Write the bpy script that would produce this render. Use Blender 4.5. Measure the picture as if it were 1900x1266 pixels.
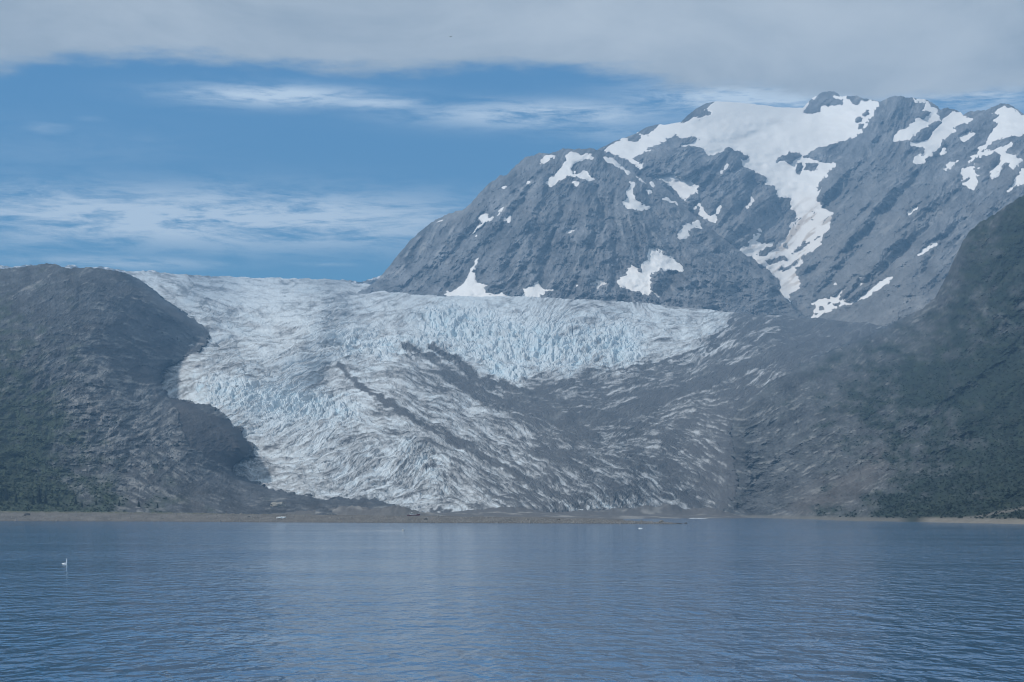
import bpy, bmesh, math, random
import numpy as np
from mathutils import Vector, Matrix

for o in list(bpy.data.objects):
    bpy.data.objects.remove(o, do_unlink=True)
scene = bpy.context.scene
C = scene.collection
R = math.radians

# ------------------------------------------------------------------ camera
F, HCAM, YH = 3800.0, 8.0, 950.0            # focal length in picture pixels, eye height, horizon row
cam_d = bpy.data.cameras.new('camera')
cam = bpy.data.objects.new('camera', cam_d); C.objects.link(cam)
cam.location = (0, 0, HCAM); cam.rotation_euler = (R(90), 0, 0)
cam_d.sensor_width = 36; cam_d.lens = F / 1900 * 36
cam_d.shift_y = (YH - 633) / 1900
cam_d.clip_start = 1; cam_d.clip_end = 60000
scene.camera = cam

# ------------------------------------------------------------------ sun
SUN_EL, SUN_AZ = 46.0, -102.0                # azimuth from +Y towards +X
sd = bpy.data.lights.new('sun', 'SUN'); sun = bpy.data.objects.new('sun', sd); C.objects.link(sun)
sd.energy = 3.1; sd.angle = R(4.0); sd.color = (1.0, 0.96, 0.91)
_az, _el = R(SUN_AZ), R(SUN_EL)
sdir = Vector((math.sin(_az) * math.cos(_el), math.cos(_az) * math.cos(_el), math.sin(_el)))
sun.rotation_euler = sdir.to_track_quat('Z', 'Y').to_euler()
sun.location = (-300, -400, 900)

# ------------------------------------------------------------------ world: sky, cloud deck, streaks
W = bpy.data.worlds.new('World'); scene.world = W; W.use_nodes = True
nt = W.node_tree; N = nt.nodes; L = nt.links
N.clear()


class G:
    """small helper for building node graphs"""
    def __init__(s, tree): s.t = tree

    def node(s, typ, **kw):
        n = s.t.nodes.new(typ)
        for k, v in kw.items(): setattr(n, k, v)
        return n

    def put(s, sock, v):
        if isinstance(v, bpy.types.NodeSocket): s.t.links.new(v, sock)
        elif v is not None: sock.default_value = v

    def m(s, op, a, b=None, c=None, clamp=False):
        n = s.node('ShaderNodeMath', operation=op, use_clamp=clamp)
        for i, v in enumerate((a, b, c)):
            if v is not None: s.put(n.inputs[i], v)
        return n.outputs[0]

    def sstep(s, v, lo, hi):
        n = s.node('ShaderNodeMapRange', interpolation_type='SMOOTHSTEP')
        s.put(n.inputs[0], v); s.put(n.inputs[1], lo); s.put(n.inputs[2], hi)
        return n.outputs[0]

    def mix(s, f, a, b, blend='MIX'):
        n = s.node('ShaderNodeMix', data_type='RGBA', blend_type=blend)
        s.put(n.inputs[0], f); s.put(n.inputs[6], a); s.put(n.inputs[7], b)
        return n.outputs[2]

    def xyz(s, x, y, z):
        n = s.node('ShaderNodeCombineXYZ')
        for i, v in enumerate((x, y, z)): s.put(n.inputs[i], v)
        return n.outputs[0]

    def noise(s, vec, scale, detail=4, rough=.55, dist=0.0):
        n = s.node('ShaderNodeTexNoise')
        s.put(n.inputs['Vector'], vec); n.inputs['Scale'].default_value = scale
        n.inputs['Detail'].default_value = detail; n.inputs['Roughness'].default_value = rough
        n.inputs['Distortion'].default_value = dist
        return n.outputs[0]


g = G(nt)
tc = g.node('ShaderNodeTexCoord')
sep = g.node('ShaderNodeSeparateXYZ'); L.new(tc.outputs['Generated'], sep.inputs[0])
dx, dy, dz = sep.outputs
horiz = g.m('SQRT', g.m('ADD', g.m('MULTIPLY', dx, dx), g.m('MULTIPLY', dy, dy)))
az = g.m('ARCTAN2', dx, dy)                                    # 0 straight ahead
el = g.m('DIVIDE', dz, g.m('MAXIMUM', horiz, 1e-3))            # tangent of elevation
sky = g.node('ShaderNodeTexSky', sky_type='NISHITA', sun_disc=False)
sky.sun_elevation = _el; sky.sun_rotation = _az
sky.altitude = 0; sky.air_density = 1.0; sky.dust_density = 0.0; sky.ozone_density = 4.0
SKY_TINT = (0.27, 0.71, 0.95, 1)
blue = g.mix(1.0, sky.outputs[0], SKY_TINT, 'MULTIPLY')
# broken edge of the cloud deck: it opens towards the horizon in front
flat = g.xyz(az, g.m('MULTIPLY', el, 4.0), 0.0)
wob = g.noise(flat, 9.0, 3, .5)
wob2 = g.noise(flat, 30.0, 7, .66)
edge = g.m('SUBTRACT', 0.2165, g.m('MULTIPLY', g.m('MINIMUM', g.m('MAXIMUM', g.m('SUBTRACT', az, 0.01), 0.0), 0.14), 0.12))
edge = g.m('SUBTRACT', edge, g.m('MULTIPLY', g.sstep(az, -0.20, -0.26), 0.007))
edge = g.m('ADD', edge, g.m('MULTIPLY', g.m('SUBTRACT', wob, 0.5), 0.018))
edge = g.m('ADD', edge, g.m('MULTIPLY', g.m('SUBTRACT', wob2, 0.5), 0.017))
deck = g.sstep(g.m('SUBTRACT', el, edge), -0.0045, 0.0065)
tone = g.noise(g.xyz(g.m('MULTIPLY', az, 1.0), g.m('MULTIPLY', el, 2.6), 3.0), 6.0, 7, .62, .3)
deckcol = g.mix(g.sstep(tone, 0.25, 0.75), (3.6, 4.1, 4.5, 1), (6.8, 7.2, 7.4, 1))
# thin streaks: wind-drawn cloud, everywhere below the deck, thicker in a few banks
st = g.noise(g.xyz(g.m('MULTIPLY', az, 1.0), g.m('MULTIPLY', el, 6.0), 1.7), 20.0, 8, .66, 0.5)
st_fine = g.noise(g.xyz(g.m('MULTIPLY', az, 1.0), g.m('MULTIPLY', el, 6.0), 6.2), 70.0, 7, .66, 0.6)
streak = g.m('ADD', g.m('MULTIPLY', st, 0.72), g.m('MULTIPLY', st_fine, 0.28))
banks = None
for (px, py, wx, wy, amp) in (
        (520, 183, 180, 20, 1.1), (690, 193, 120, 13, .8), (1010, 213, 240, 25, 1.0), (910, 186, 55, 8, .35), (1150, 246, 150, 20, .42),
        (370, 410, 560, 52, 1.25), (120, 428, 260, 46, .8), (600, 440, 240, 24, .45), (220, 495, 200, 13, .62),
        (595, 492, 60, 5, .40), (90, 256, 40, 12, .36), (170, 236, 30, 6, .22), (280, 268, 60, 8, .15), (120, 300, 260, 60, .12),
        (1430, 186, 230, 36, 1.3), (1790, 196, 140, 30, 1.2), (760, 415, 130, 32, .18)):
    u = g.m('DIVIDE', g.m('SUBTRACT', az, math.atan((px - 950) / F)), wx / F)
    v = g.m('DIVIDE', g.m('SUBTRACT', el, (YH - py) / F), wy / F)
    q = g.m('ADD', g.m('MULTIPLY', u, u), g.m('MULTIPLY', v, v))
    b_ = g.m('MULTIPLY', g.m('EXPONENT', g.m('MULTIPLY', q, -1.0)), amp)
    banks = b_ if banks is None else g.m('MAXIMUM', banks, b_)
thick = g.m('ADD', g.m('MULTIPLY', banks, g.sstep(streak, 0.34, 0.60)), g.m('MULTIPLY', g.sstep(streak, 0.60, 0.85), 0.16))
thick = g.m('MINIMUM', thick, 0.9)
c1 = g.mix(thick, blue, (9.0, 10.2, 11.2, 1))
c2 = g.mix(deck, c1, deckcol)
bg = g.node('ShaderNodeBackground'); bg.inputs['Strength'].default_value = 0.10
L.new(c2, bg.inputs[0])
wo = g.node('ShaderNodeOutputWorld'); L.new(bg.outputs[0], wo.inputs[0])

vs = scene.view_settings
vs.view_transform = 'Standard'; vs.look = 'None'; vs.gamma = 1.0; vs.exposure = 0.18
scene.cycles.use_denoising = True
scene.cycles.filter_width = 1.1
scene.cycles.max_bounces = 4
scene.cycles.volume_bounces = 0

# ------------------------------------------------------------------ numeric helpers
rng = np.random.default_rng(7)
PX0, PY0, RW, RH = -320, 100, 2540, 900     # chart of the view used to note where things lie


def P(px, py, Y):
    return Vector(((px - 950) / F * Y, Y, HCAM + (YH - py) / F * Y))


_perm = rng.permutation(4096)
_ga = rng.random(4096) * 2 * np.pi
_gx, _gy = np.cos(_ga), np.sin(_ga)


def pn(x, y, seed=0):
    xi = np.floor(x).astype(np.int64); yi = np.floor(y).astype(np.int64)
    xf = x - xi; yf = y - yi
    u = xf * xf * xf * (xf * (xf * 6 - 15) + 10); v = yf * yf * yf * (yf * (yf * 6 - 15) + 10)

    def gr(ix, iy, fx, fy):
        h = _perm[(_perm[(ix + seed * 131) & 4095] + iy) & 4095]
        return _gx[h] * fx + _gy[h] * fy
    a = gr(xi, yi, xf, yf); b = gr(xi + 1, yi, xf - 1, yf)
    c = gr(xi, yi + 1, xf, yf - 1); d = gr(xi + 1, yi + 1, xf - 1, yf - 1)
    return (a + u * (b - a) + v * ((c + u * (d - c)) - (a + u * (b - a)))) * 1.5


def fbm(x, y, octs=4, gain=.5, seed=0):
    s = 0; a = 1; f = 1
    for k in range(octs):
        s = s + a * pn(x * f, y * f, seed + k); a *= gain; f *= 2.03
    return s


def ridged(x, y, octs=4, gain=.5, seed=0):
    s = 0; a = 1; f = 1
    for k in range(octs):
        s = s + a * (1 - 2 * np.abs(pn(x * f, y * f, seed + k))); a *= gain; f *= 2.03
    return s


def worley(x, y, seed=0):
    xi = np.floor(x).astype(np.int64); yi = np.floor(y).astype(np.int64)
    best = np.full(x.shape, 9.0); sec = np.full(x.shape, 9.0); val = np.zeros(x.shape)
    for ox in (-1, 0, 1):
        for oy in (-1, 0, 1):
            h = _perm[(_perm[(xi + ox + seed * 77) & 4095] + yi + oy) & 4095]
            h2 = _perm[(h + 911) & 4095]
            d = np.hypot(xi + ox + h / 4096 - x, yi + oy + h2 / 4096 - y)
            nb = d < best
            sec = np.where(nb, best, np.minimum(sec, d)); val = np.where(nb, _perm[(h + 37) & 4095] / 4096, val)
            best = np.where(nb, d, best)
    return best, sec - best, val


def sst(x, a, b):
    t = np.clip((x - a) / (b - a), 0, 1)
    return t * t * (3 - 2 * t)


def tps(pts, smooth=0.0):
    p = np.array(pts, float); xy = p[:, :2] / 300; v = p[:, 2]
    n = len(p)

    def k(d2): return np.where(d2 > 1e-12, d2 * np.log(d2 + 1e-12), 0)
    A = np.zeros((n + 3, n + 3))
    A[:n, :n] = k(((xy[:, None] - xy[None]) ** 2).sum(-1)) + np.eye(n) * smooth
    A[:n, n] = 1; A[:n, n + 1:] = xy; A[n, :n] = 1; A[n + 1:, :n] = xy.T
    sol = np.linalg.solve(A, np.concatenate([v, [0, 0, 0]]))

    def ev(px, py):
        x = px / 300; y = py / 300
        out = sol[n] + sol[n + 1] * x + sol[n + 2] * y
        for i in range(n):
            out = out + sol[i] * k((x - xy[i, 0]) ** 2 + (y - xy[i, 1]) ** 2)
        return out
    return ev


def soft(pts, sig=60):
    """smooth weighting of noted values, stays within their range"""
    p = np.array(pts, float); q = 6
    gy, gx = np.mgrid[0:RH // q + 2, 0:RW // q + 2].astype(float)
    gx = gx * q + PX0; gy = gy * q + PY0
    num = 0; den = 1e-9
    for x, y, v in p:
        w = 1 / ((gx - x) ** 2 + (gy - y) ** 2 + (sig * .35) ** 2) ** 1.6
        num = num + w * v; den = den + w
    A = num / den

    def ev(px, py):
        x = np.clip((px - PX0) / q, 0, A.shape[1] - 1.001); y = np.clip((py - PY0) / q, 0, A.shape[0] - 1.001)
        xi = x.astype(np.int64); yi = y.astype(np.int64); fx = x - xi; fy = y - yi
        return (A[yi, xi] * (1 - fx) + A[yi, xi + 1] * fx) * (1 - fy) + (A[yi + 1, xi] * (1 - fx) + A[yi + 1, xi + 1] * fx) * fy
    return ev


def curve(pts):
    p = np.array(sorted(pts), float)
    return lambda x: np.interp(x, p[:, 0], p[:, 1])


def samp(Rr, px, py):
    x = np.clip(px - PX0, 0, RW - 1.001); y = np.clip(py - PY0, 0, RH - 1.001)
    xi = x.astype(np.int64); yi = y.astype(np.int64); fx = x - xi; fy = y - yi
    a = Rr[yi, xi]; b = Rr[yi, xi + 1]; c = Rr[yi + 1, xi]; d = Rr[yi + 1, xi + 1]
    return (a * (1 - fx) + b * fx) * (1 - fy) + (c * (1 - fx) + d * fx) * fy


def samp_id(Rr, px, py):
    x = np.clip(np.round(px - PX0), 0, RW - 1).astype(np.int64); y = np.clip(np.round(py - PY0), 0, RH - 1).astype(np.int64)
    return Rr[y, x]


def boxblur(a, r):
    if r < 1: return a
    for ax in (0, 1):
        pad = [(0, 0), (0, 0)]; pad[ax] = (r + 1, r)
        c = np.cumsum(np.pad(a, pad, mode='edge'), axis=ax)
        n = a.shape[ax]
        hi = np.take(c, np.arange(n) + 2 * r + 1, axis=ax); lo = np.take(c, np.arange(n), axis=ax)
        a = (hi - lo) / (2 * r + 1)
    return a


def fill_poly(Rr, poly, value):
    p = np.array(poly, float); p[:, 0] -= PX0; p[:, 1] -= PY0
    y0 = max(0, int(np.floor(p[:, 1].min()))); y1 = min(Rr.shape[0] - 1, int(np.ceil(p[:, 1].max())))
    x0 = max(0, int(np.floor(p[:, 0].min()))); x1 = min(Rr.shape[1] - 1, int(np.ceil(p[:, 0].max())))
    if y1 < y0 or x1 < x0: return
    yy, xx = np.mgrid[y0:y1 + 1, x0:x1 + 1]
    ins = np.zeros(yy.shape, bool)
    n = len(p); j = n - 1
    for i in range(n):
        xi, yi = p[i]; xj, yj = p[j]
        if yi != yj:
            c = ((yi > yy) != (yj > yy)) & (xx < (xj - xi) * (yy - yi) / (yj - yi) + xi)
            ins ^= c
        j = i
    Rr[y0:y1 + 1, x0:x1 + 1][ins] = value


CHART_Y, CHART_X = np.mgrid[0:RH, 0:RW].astype(np.float32)
CHART_X += PX0; CHART_Y += PY0


def band(Rr, line, width, level):
    """raise the chart along a line; width may vary from start to end"""
    w0, w1 = width if isinstance(width, tuple) else (width, width)
    yy, xx = CHART_Y, CHART_X
    nseg = len(line) - 1
    for i in range(nseg):
        (ax, ay), (bx, by) = line[i], line[i + 1]
        wa = w0 + (w1 - w0) * i / nseg; wb = w0 + (w1 - w0) * (i + 1) / nseg
        m = 2.5 * max(wa, wb)
        X0 = int(max(0, min(ax, bx) - m - PX0)); X1 = int(min(RW, max(ax, bx) + m - PX0))
        Y0 = int(max(0, min(ay, by) - m - PY0)); Y1 = int(min(RH, max(ay, by) + m - PY0))
        if X1 <= X0 or Y1 <= Y0: continue
        sx = xx[Y0:Y1, X0:X1]; sy = yy[Y0:Y1, X0:X1]
        dxx, dyy = bx - ax, by - ay
        t = np.clip(((sx - ax) * dxx + (sy - ay) * dyy) / (dxx * dxx + dyy * dyy), 0, 1)
        d = np.hypot(sx - ax - t * dxx, sy - ay - t * dyy) / (wa + (wb - wa) * t)
        Rr[Y0:Y1, X0:X1] = np.maximum(Rr[Y0:Y1, X0:X1], level * np.exp(-d * d))


# ------------------------------------------------------------------ grain directions of rock, scree and ice
ARROWS = [
    (780, 470, 55), (850, 500, 60), (950, 400, 48), (1000, 480, 62), (1080, 420, 72), (1150, 400, 100), (1250, 400, 140), (1350, 500, 142),
    (1200, 520, 112), (1100, 520, 80), (1100, 320, 60), (900, 350, 45),
    (1250, 290, 28), (1350, 350, 40), (1330, 420, 45), (1470, 450, 50), (1500, 430, 45), (1600, 350, 45), (1600, 480, 40), (1700, 300, 40), (1800, 280, 34),
    (1800, 400, 45), (1650, 240, 75), (1580, 560, 35), (1650, 540, 35), (1700, 560, 25), (1450, 300, 20), (1540, 180, 40),
    (1850, 600, 45), (1800, 750, 35), (1850, 900, 20), (1650, 700, 40), (1600, 850, 30), (1500, 900, 25), (1450, 780, 30), (1750, 900, 22), (1420, 710, 35), (1900, 450, 50),
    (100, 540, 25), (250, 560, 160), (330, 600, 148), (200, 700, 158), (100, 700, 25), (300, 850, 140), (400, 900, 152), (100, 850, 170), (250, 800, 20), (300, 750, 40),
    (400, 800, 30), (420, 840, 150), (560, 935, 165),
    (450, 540, 170), (350, 530, 165), (600, 540, 178), (450, 600, 8), (600, 600, 10), (400, 680, 8), (550, 680, 12), (700, 600, 15), (650, 655, 2), (750, 680, 158),
    (620, 730, 22), (500, 780, 20), (560, 800, 32), (650, 850, 32), (520, 880, 12), (700, 770, 162), (760, 850, 50), (800, 760, 150), (850, 800, 148), (700, 925, 10),
    (850, 880, 140), (950, 860, 150), (1000, 930, 140), (900, 740, 165), (1000, 800, 155), (1100, 900, 150), (1200, 930, 145), (1300, 900, 150), (1250, 850, 155),
    (1330, 850, 150), (1300, 780, 165), (1150, 760, 20), (1250, 730, 25), (1350, 680, 30), (1100, 690, 10), (1000, 705, 5), (1200, 670, 12), (1330, 630, 35),
    (1450, 620, 10), (1500, 640, 20), (900, 570, 178), (1100, 570, 178), (1250, 600, 172), (950, 640, 140), (1050, 650, 30), (1000, 620, 60), (850, 600, 175), (800, 930, 10)]


def make_angles():
    q = 10
    yy, xx = np.mgrid[0:RH // q + 2, 0:RW // q + 2]
    px = xx * q + PX0; py = yy * q + PY0
    c = soft([(a, b, math.cos(2 * R(t))) for a, b, t in ARROWS], 70)(px, py)
    s = soft([(a, b, math.sin(2 * R(t))) for a, b, t in ARROWS], 70)(px, py)
    ang = 0.5 * np.arctan2(s, c)
    return np.cos(ang), -np.sin(ang), q


AC, AS, AQ = make_angles()


def lic(scale, length, blur, seed, jitter=0.0):
    """noise drawn out along the grain; scale = chart pixels per cell"""
    h, w = int(RH / scale) + 1, int(RW / scale) + 1
    rg = np.random.default_rng(seed)
    n = rg.standard_normal((h, w))
    n = boxblur(boxblur(n, blur), blur); n /= n.std()
    yy, xx = np.mgrid[0:h, 0:w].astype(np.float64)
    acc = n.copy()
    wob_ = fbm(xx * scale / 55, yy * scale / 55, 2, .5, seed) * jitter
    cj, sj = np.cos(wob_), np.sin(wob_)
    for sgn in (1, -1):
        X = xx.copy(); Yy = yy.copy()
        pdx = pdy = None
        for k in range(length):
            ai = np.clip(Yy * scale / AQ, 0, AC.shape[0] - 1).astype(np.int64); aj = np.clip(X * scale / AQ, 0, AC.shape[1] - 1).astype(np.int64)
            c0 = AC[ai, aj]; s0 = AS[ai, aj]
            dx_ = c0 * cj - s0 * sj; dy_ = s0 * cj + c0 * sj
            if pdx is not None:
                fl = np.where(dx_ * pdx + dy_ * pdy < 0, -1, 1); dx_ = dx_ * fl; dy_ = dy_ * fl
            else:
                dx_ = dx_ * sgn; dy_ = dy_ * sgn
            pdx, pdy = dx_, dy_
            X = np.clip(X + dx_, 0, w - 1); Yy = np.clip(Yy + dy_, 0, h - 1)
            acc += n[np.round(Yy).astype(np.int64), np.round(X).astype(np.int64)]
    acc -= acc.mean(); acc /= acc.std()
    if scale == 1: return acc[:RH, :RW]
    ys = np.clip(np.arange(RH) / scale, 0, h - 1.001); xs = np.clip(np.arange(RW) / scale, 0, w - 1.001)
    yi = ys.astype(int)[:, None]; xi = xs.astype(int)[None]; fy = (ys - ys.astype(int))[:, None]; fx = (xs - xs.astype(int))[None]
    return (acc[yi, xi] * (1 - fx) + acc[yi, xi + 1] * fx) * (1 - fy) + (acc[yi + 1, xi] * (1 - fx) + acc[yi + 1, xi + 1] * fx) * fy


L1 = lic(1, 6, 0, 11, 0.6)        # finest
L2 = lic(1, 14, 1, 12, 0.42)
L3 = lic(2, 16, 1, 13, 0.28)
L4 = lic(4, 13, 1, 14, 0.16)
L5 = lic(8, 8, 1, 15, 0.1)

SPK = rng.standard_normal((RH, RW))
SPK2 = boxblur(rng.standard_normal((RH, RW)), 1) * 3

# ------------------------------------------------------------------ materials
MATS = {}


def surf_mat(name, rough=0.9, grain=((0.02, .35), (0.15, .30)), bump=0.0, bump_scale=0.1, spec=0.2, attr=True, base=None):
    """surface colour from the mesh's own colour attribute (rock, ice, plant cover), with procedural grain on top"""
    m = bpy.data.materials.new(name); m.use_nodes = True
    t = m.node_tree; q = G(t); b = t.nodes['Principled BSDF']
    geo = q.node('ShaderNodeTexCoord')
    if attr:
        a = q.node('ShaderNodeVertexColor'); a.layer_name = 'Col'; col = a.outputs[0]
    else:
        rgb = q.node('ShaderNodeRGB'); rgb.outputs[0].default_value = (*base, 1); col = rgb.outputs[0]
    f = None
    for sc, am in grain:
        n = q.noise(geo.outputs['Object'], sc, 5, .65)
        v = q.m('ADD', 1.0, q.m('MULTIPLY', q.m('SUBTRACT', n, 0.5), am * 2))
        f = v if f is None else q.m('MULTIPLY', f, v)
    if f is not None:
        mm = q.node('ShaderNodeVectorMath', operation='SCALE'); q.put(mm.inputs[0], col); q.put(mm.inputs['Scale'], f)
        col = mm.outputs[0]
    t.links.new(col, b.inputs['Base Color'])
    b.inputs['Roughness'].default_value = rough
    b.inputs['Specular IOR Level'].default_value = spec
    if bump:
        n = q.noise(geo.outputs['Object'], bump_scale, 6, .65)
        bn = q.node('ShaderNodeBump'); bn.inputs['Strength'].default_value = 1.0; bn.inputs['Distance'].default_value = bump
        t.links.new(n, bn.inputs['Height']); t.links.new(bn.outputs[0], b.inputs['Normal'])
    MATS[name] = m
    return m


def plain(name, col, rough=0.8, scale=2.0, amt=.25, spec=.3):
    return surf_mat(name, rough, ((scale, amt),), 0, 1, spec, False, col)


M_rock = surf_mat('mountain_rock', .92, ((.012, .20), (.05, .45), (.22, .5)), 5.0, .06)
M_ice = surf_mat('glacier_ice', .7, ((.06, .14), (.35, .24)), .9, .2, .3)
M_hill = surf_mat('hill_scree_and_scrub', .95, ((.03, .25), (.13, .45), (.5, .5)), 2.0, .18)
M_snow = surf_mat('old_snow', .75, ((.01, .03), (.1, .04)), 0.8, .06, .25)
FACETED = (M_rock, M_ice, M_hill)
M_gravel = surf_mat('shore_gravel', .95, ((.08, .2), (.9, .35)), .25, .6)


# ------------------------------------------------------------------ mesh helpers
def mesh_np(name, verts, quads, mat, col=None, parent=None, smooth=None):
    if smooth is None: smooth = mat not in FACETED
    me = bpy.data.meshes.new(name)
    nv, nf = len(verts), len(quads); k = quads.shape[1]
    me.vertices.add(nv); me.vertices.foreach_set('co', verts.astype(np.float32).ravel())
    me.loops.add(nf * k); me.loops.foreach_set('vertex_index', quads.astype(np.int32).ravel())
    me.polygons.add(nf); me.polygons.foreach_set('loop_start', np.arange(0, nf * k, k, dtype=np.int32))
    me.polygons.foreach_set('use_smooth', np.full(nf, smooth))
    me.update(calc_edges=True)
    if col is not None:
        at = me.color_attributes.new('Col', 'FLOAT_COLOR', 'POINT')
        c4 = np.ones((nv, 4), np.float32); c4[:, :3] = np.clip(col, 0, 1)
        at.data.foreach_set('color', c4.ravel())
    me.materials.append(mat)
    o = bpy.data.objects.new(name, me); C.objects.link(o)
    if parent: o.parent = parent
    return o


def grid_quads(nr, nc):
    i = np.arange(nr * nc).reshape(nr, nc)
    return np.stack([i[:-1, :-1], i[:-1, 1:], i[1:, 1:], i[1:, :-1]], -1).reshape(-1, 4)


def world_of(px, py, Y):
    return np.stack([(px - 950) / F * Y, Y, HCAM + (YH - py) / F * Y], -1)


def setting(o, label):
    o['kind'] = 'structure'; o['label'] = label
    return o


def sheet(px_a, px_b, top, base, step=1.5):
    cols = np.arange(px_a, px_b + step, step)
    s, b = top(cols), base(cols)
    nr = int((b - s).max() / step) + 2
    t = np.linspace(0, 1, nr)[:, None]
    py = b[None] + (s - b)[None] * t
    px = np.repeat(cols[None], nr, 0)
    return px, py                                   # row 0 = foot, last row = skyline


def back_rows(V, n=7, run=60, drop=35):
    """carry a mountain over its crest and down the far side"""
    last = V[-1]; out = [V]
    for k in range(1, n + 1):
        r = last.copy()
        s = run * k ** 1.5
        r[:, 0] *= (1 + s / r[:, 1]); r[:, 1] += s
        r[:, 2] = np.maximum(r[:, 2] - drop * k ** 1.6, -8)
        out.append(r[None])
    return np.concatenate(out, 0)


def pad_rows(a, n=7):
    return np.concatenate([a, np.repeat(a[-1:], n, 0)], 0)


def mixc(a, b, t):
    return a * (1 - t[..., None]) + np.array(b) * t[..., None]


def near_foot(V, run, z):
    r = V[0].copy(); k = 1 - run / r[:, 1]
    r[:, 0] *= k; r[:, 1] *= k; r[:, 2] = z
    return np.concatenate([r[None], V], 0)


# ------------------------------------------------------------------ snow charts
def T(ox, oy, s, pts):
    return [(ox + x / s, oy + y / s) for x, y in pts]


def Z5(*p): return T(660, 250, 2.969, p)
def Z6(*p): return T(1100, 150, 2.375, p)
def N1(*p): return T(1100, 160, 4.521, p)
def N2(*p): return T(1480, 160, 4.521, p)
def N3(*p): return T(1340, 380, 5.275, p)


DOME_SNOW = [
    Z5((1060, 288), (1040, 262), (1085, 225), (1120, 200), (1140, 160), (1160, 130), (1150, 105), (1190, 85), (1230, 105), (1300, 105), (1320, 130), (1260, 140), (1200, 170),
       (1180, 200), (1190, 212), (1240, 205), (1260, 198), (1300, 225), (1330, 248), (1280, 255), (1230, 240), (1190, 228), (1150, 240), (1110, 262), (1085, 285)),
    Z5((1150, 268), (1180, 255), (1240, 262), (1252, 280), (1220, 290), (1200, 275)),
    Z5((1012, 172), (1010, 150), (1040, 112), (1070, 103), (1105, 107), (1080, 140), (1040, 160)),
    Z5((925, 290), (935, 250), (970, 245), (972, 270), (950, 282)),
    Z5((790, 308), (795, 284), (833, 279), (828, 302)),
    N1((60, 575), (100, 595), (150, 605), (215, 655), (260, 690), (300, 700), (330, 730), (400, 765), (440, 800), (500, 790), (570, 845), (520, 850), (540, 875), (480, 830), (420, 815), (395, 790),
       (330, 740), (300, 755), (240, 700), (180, 670), (120, 640)),
    N1((300, 790), (330, 800), (370, 840), (345, 870), (330, 890), (365, 915), (350, 935), (400, 970), (430, 990), (490, 1000), (485, 1030), (400, 1060), (360, 1040), (300, 1030),
       (250, 990), (280, 950), (275, 870), (320, 850)),
    N1((420, 845), (450, 865), (505, 885), (480, 905), (495, 945), (460, 915)),
    N1((575, 935), (610, 925), (650, 945), (690, 970), (750, 1005), (740, 1015), (680, 987), (620, 975)),
    Z5((630, 550), (640, 525), (670, 500), (690, 490), (680, 460), (710, 430), (735, 440), (730, 462), (780, 445), (800, 400), (814, 398), (790, 450), (750, 470), (720, 488), (680, 520), (650, 548)),
    Z5((800, 465), (835, 437), (858, 455), (855, 475), (835, 488), (815, 470)),
    Z5((655, 592), (650, 575), (674, 543), (667, 580)),
    Z5((440, 492), (455, 470), (498, 459), (482, 477)),
    Z5((465, 884), (530, 855), (590, 830), (610, 780), (640, 720), (655, 680), (685, 668), (668, 720), (655, 760), (665, 810), (720, 830), (712, 850), (745, 880), (770, 870), (850, 880), (858, 900), (700, 902), (500, 895)),
    Z5((893, 900), (920, 862), (915, 845), (960, 840), (1000, 805), (1020, 800), (1010, 825), (1040, 845), (1110, 840), (1115, 850), (1050, 872), (1010, 900)),
    Z5((1130, 545), (1150, 525), (1200, 518), (1250, 528), (1195, 535), (1195, 548)),
    Z5((1150, 377), (1187, 385), (1165, 394)),
    Z5((1275, 810), (1330, 800), (1370, 798), (1407, 825), (1340, 833), (1290, 825)),
    Z5((1198, 823), (1260, 832), (1215, 840)),
    Z5((1383, 900), (1410, 896), (1445, 917), (1410, 914)),
    Z6((103, 885), (150, 855), (165, 800), (190, 815), (205, 850), (215, 800), (240, 780), (245, 735), (270, 728), (300, 760), (320, 765), (345, 780), (395, 808), (400, 835), (380, 848), (330, 840),
       (290, 830), (262, 860), (250, 890), (262, 925), (318, 970), (290, 962), (265, 935), (240, 945), (180, 930), (120, 910)),
    Z6((365, 700), (380, 660), (420, 628), (465, 613), (482, 640), (475, 652), (440, 650), (425, 665), (425, 690), (395, 705)),
]
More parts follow.
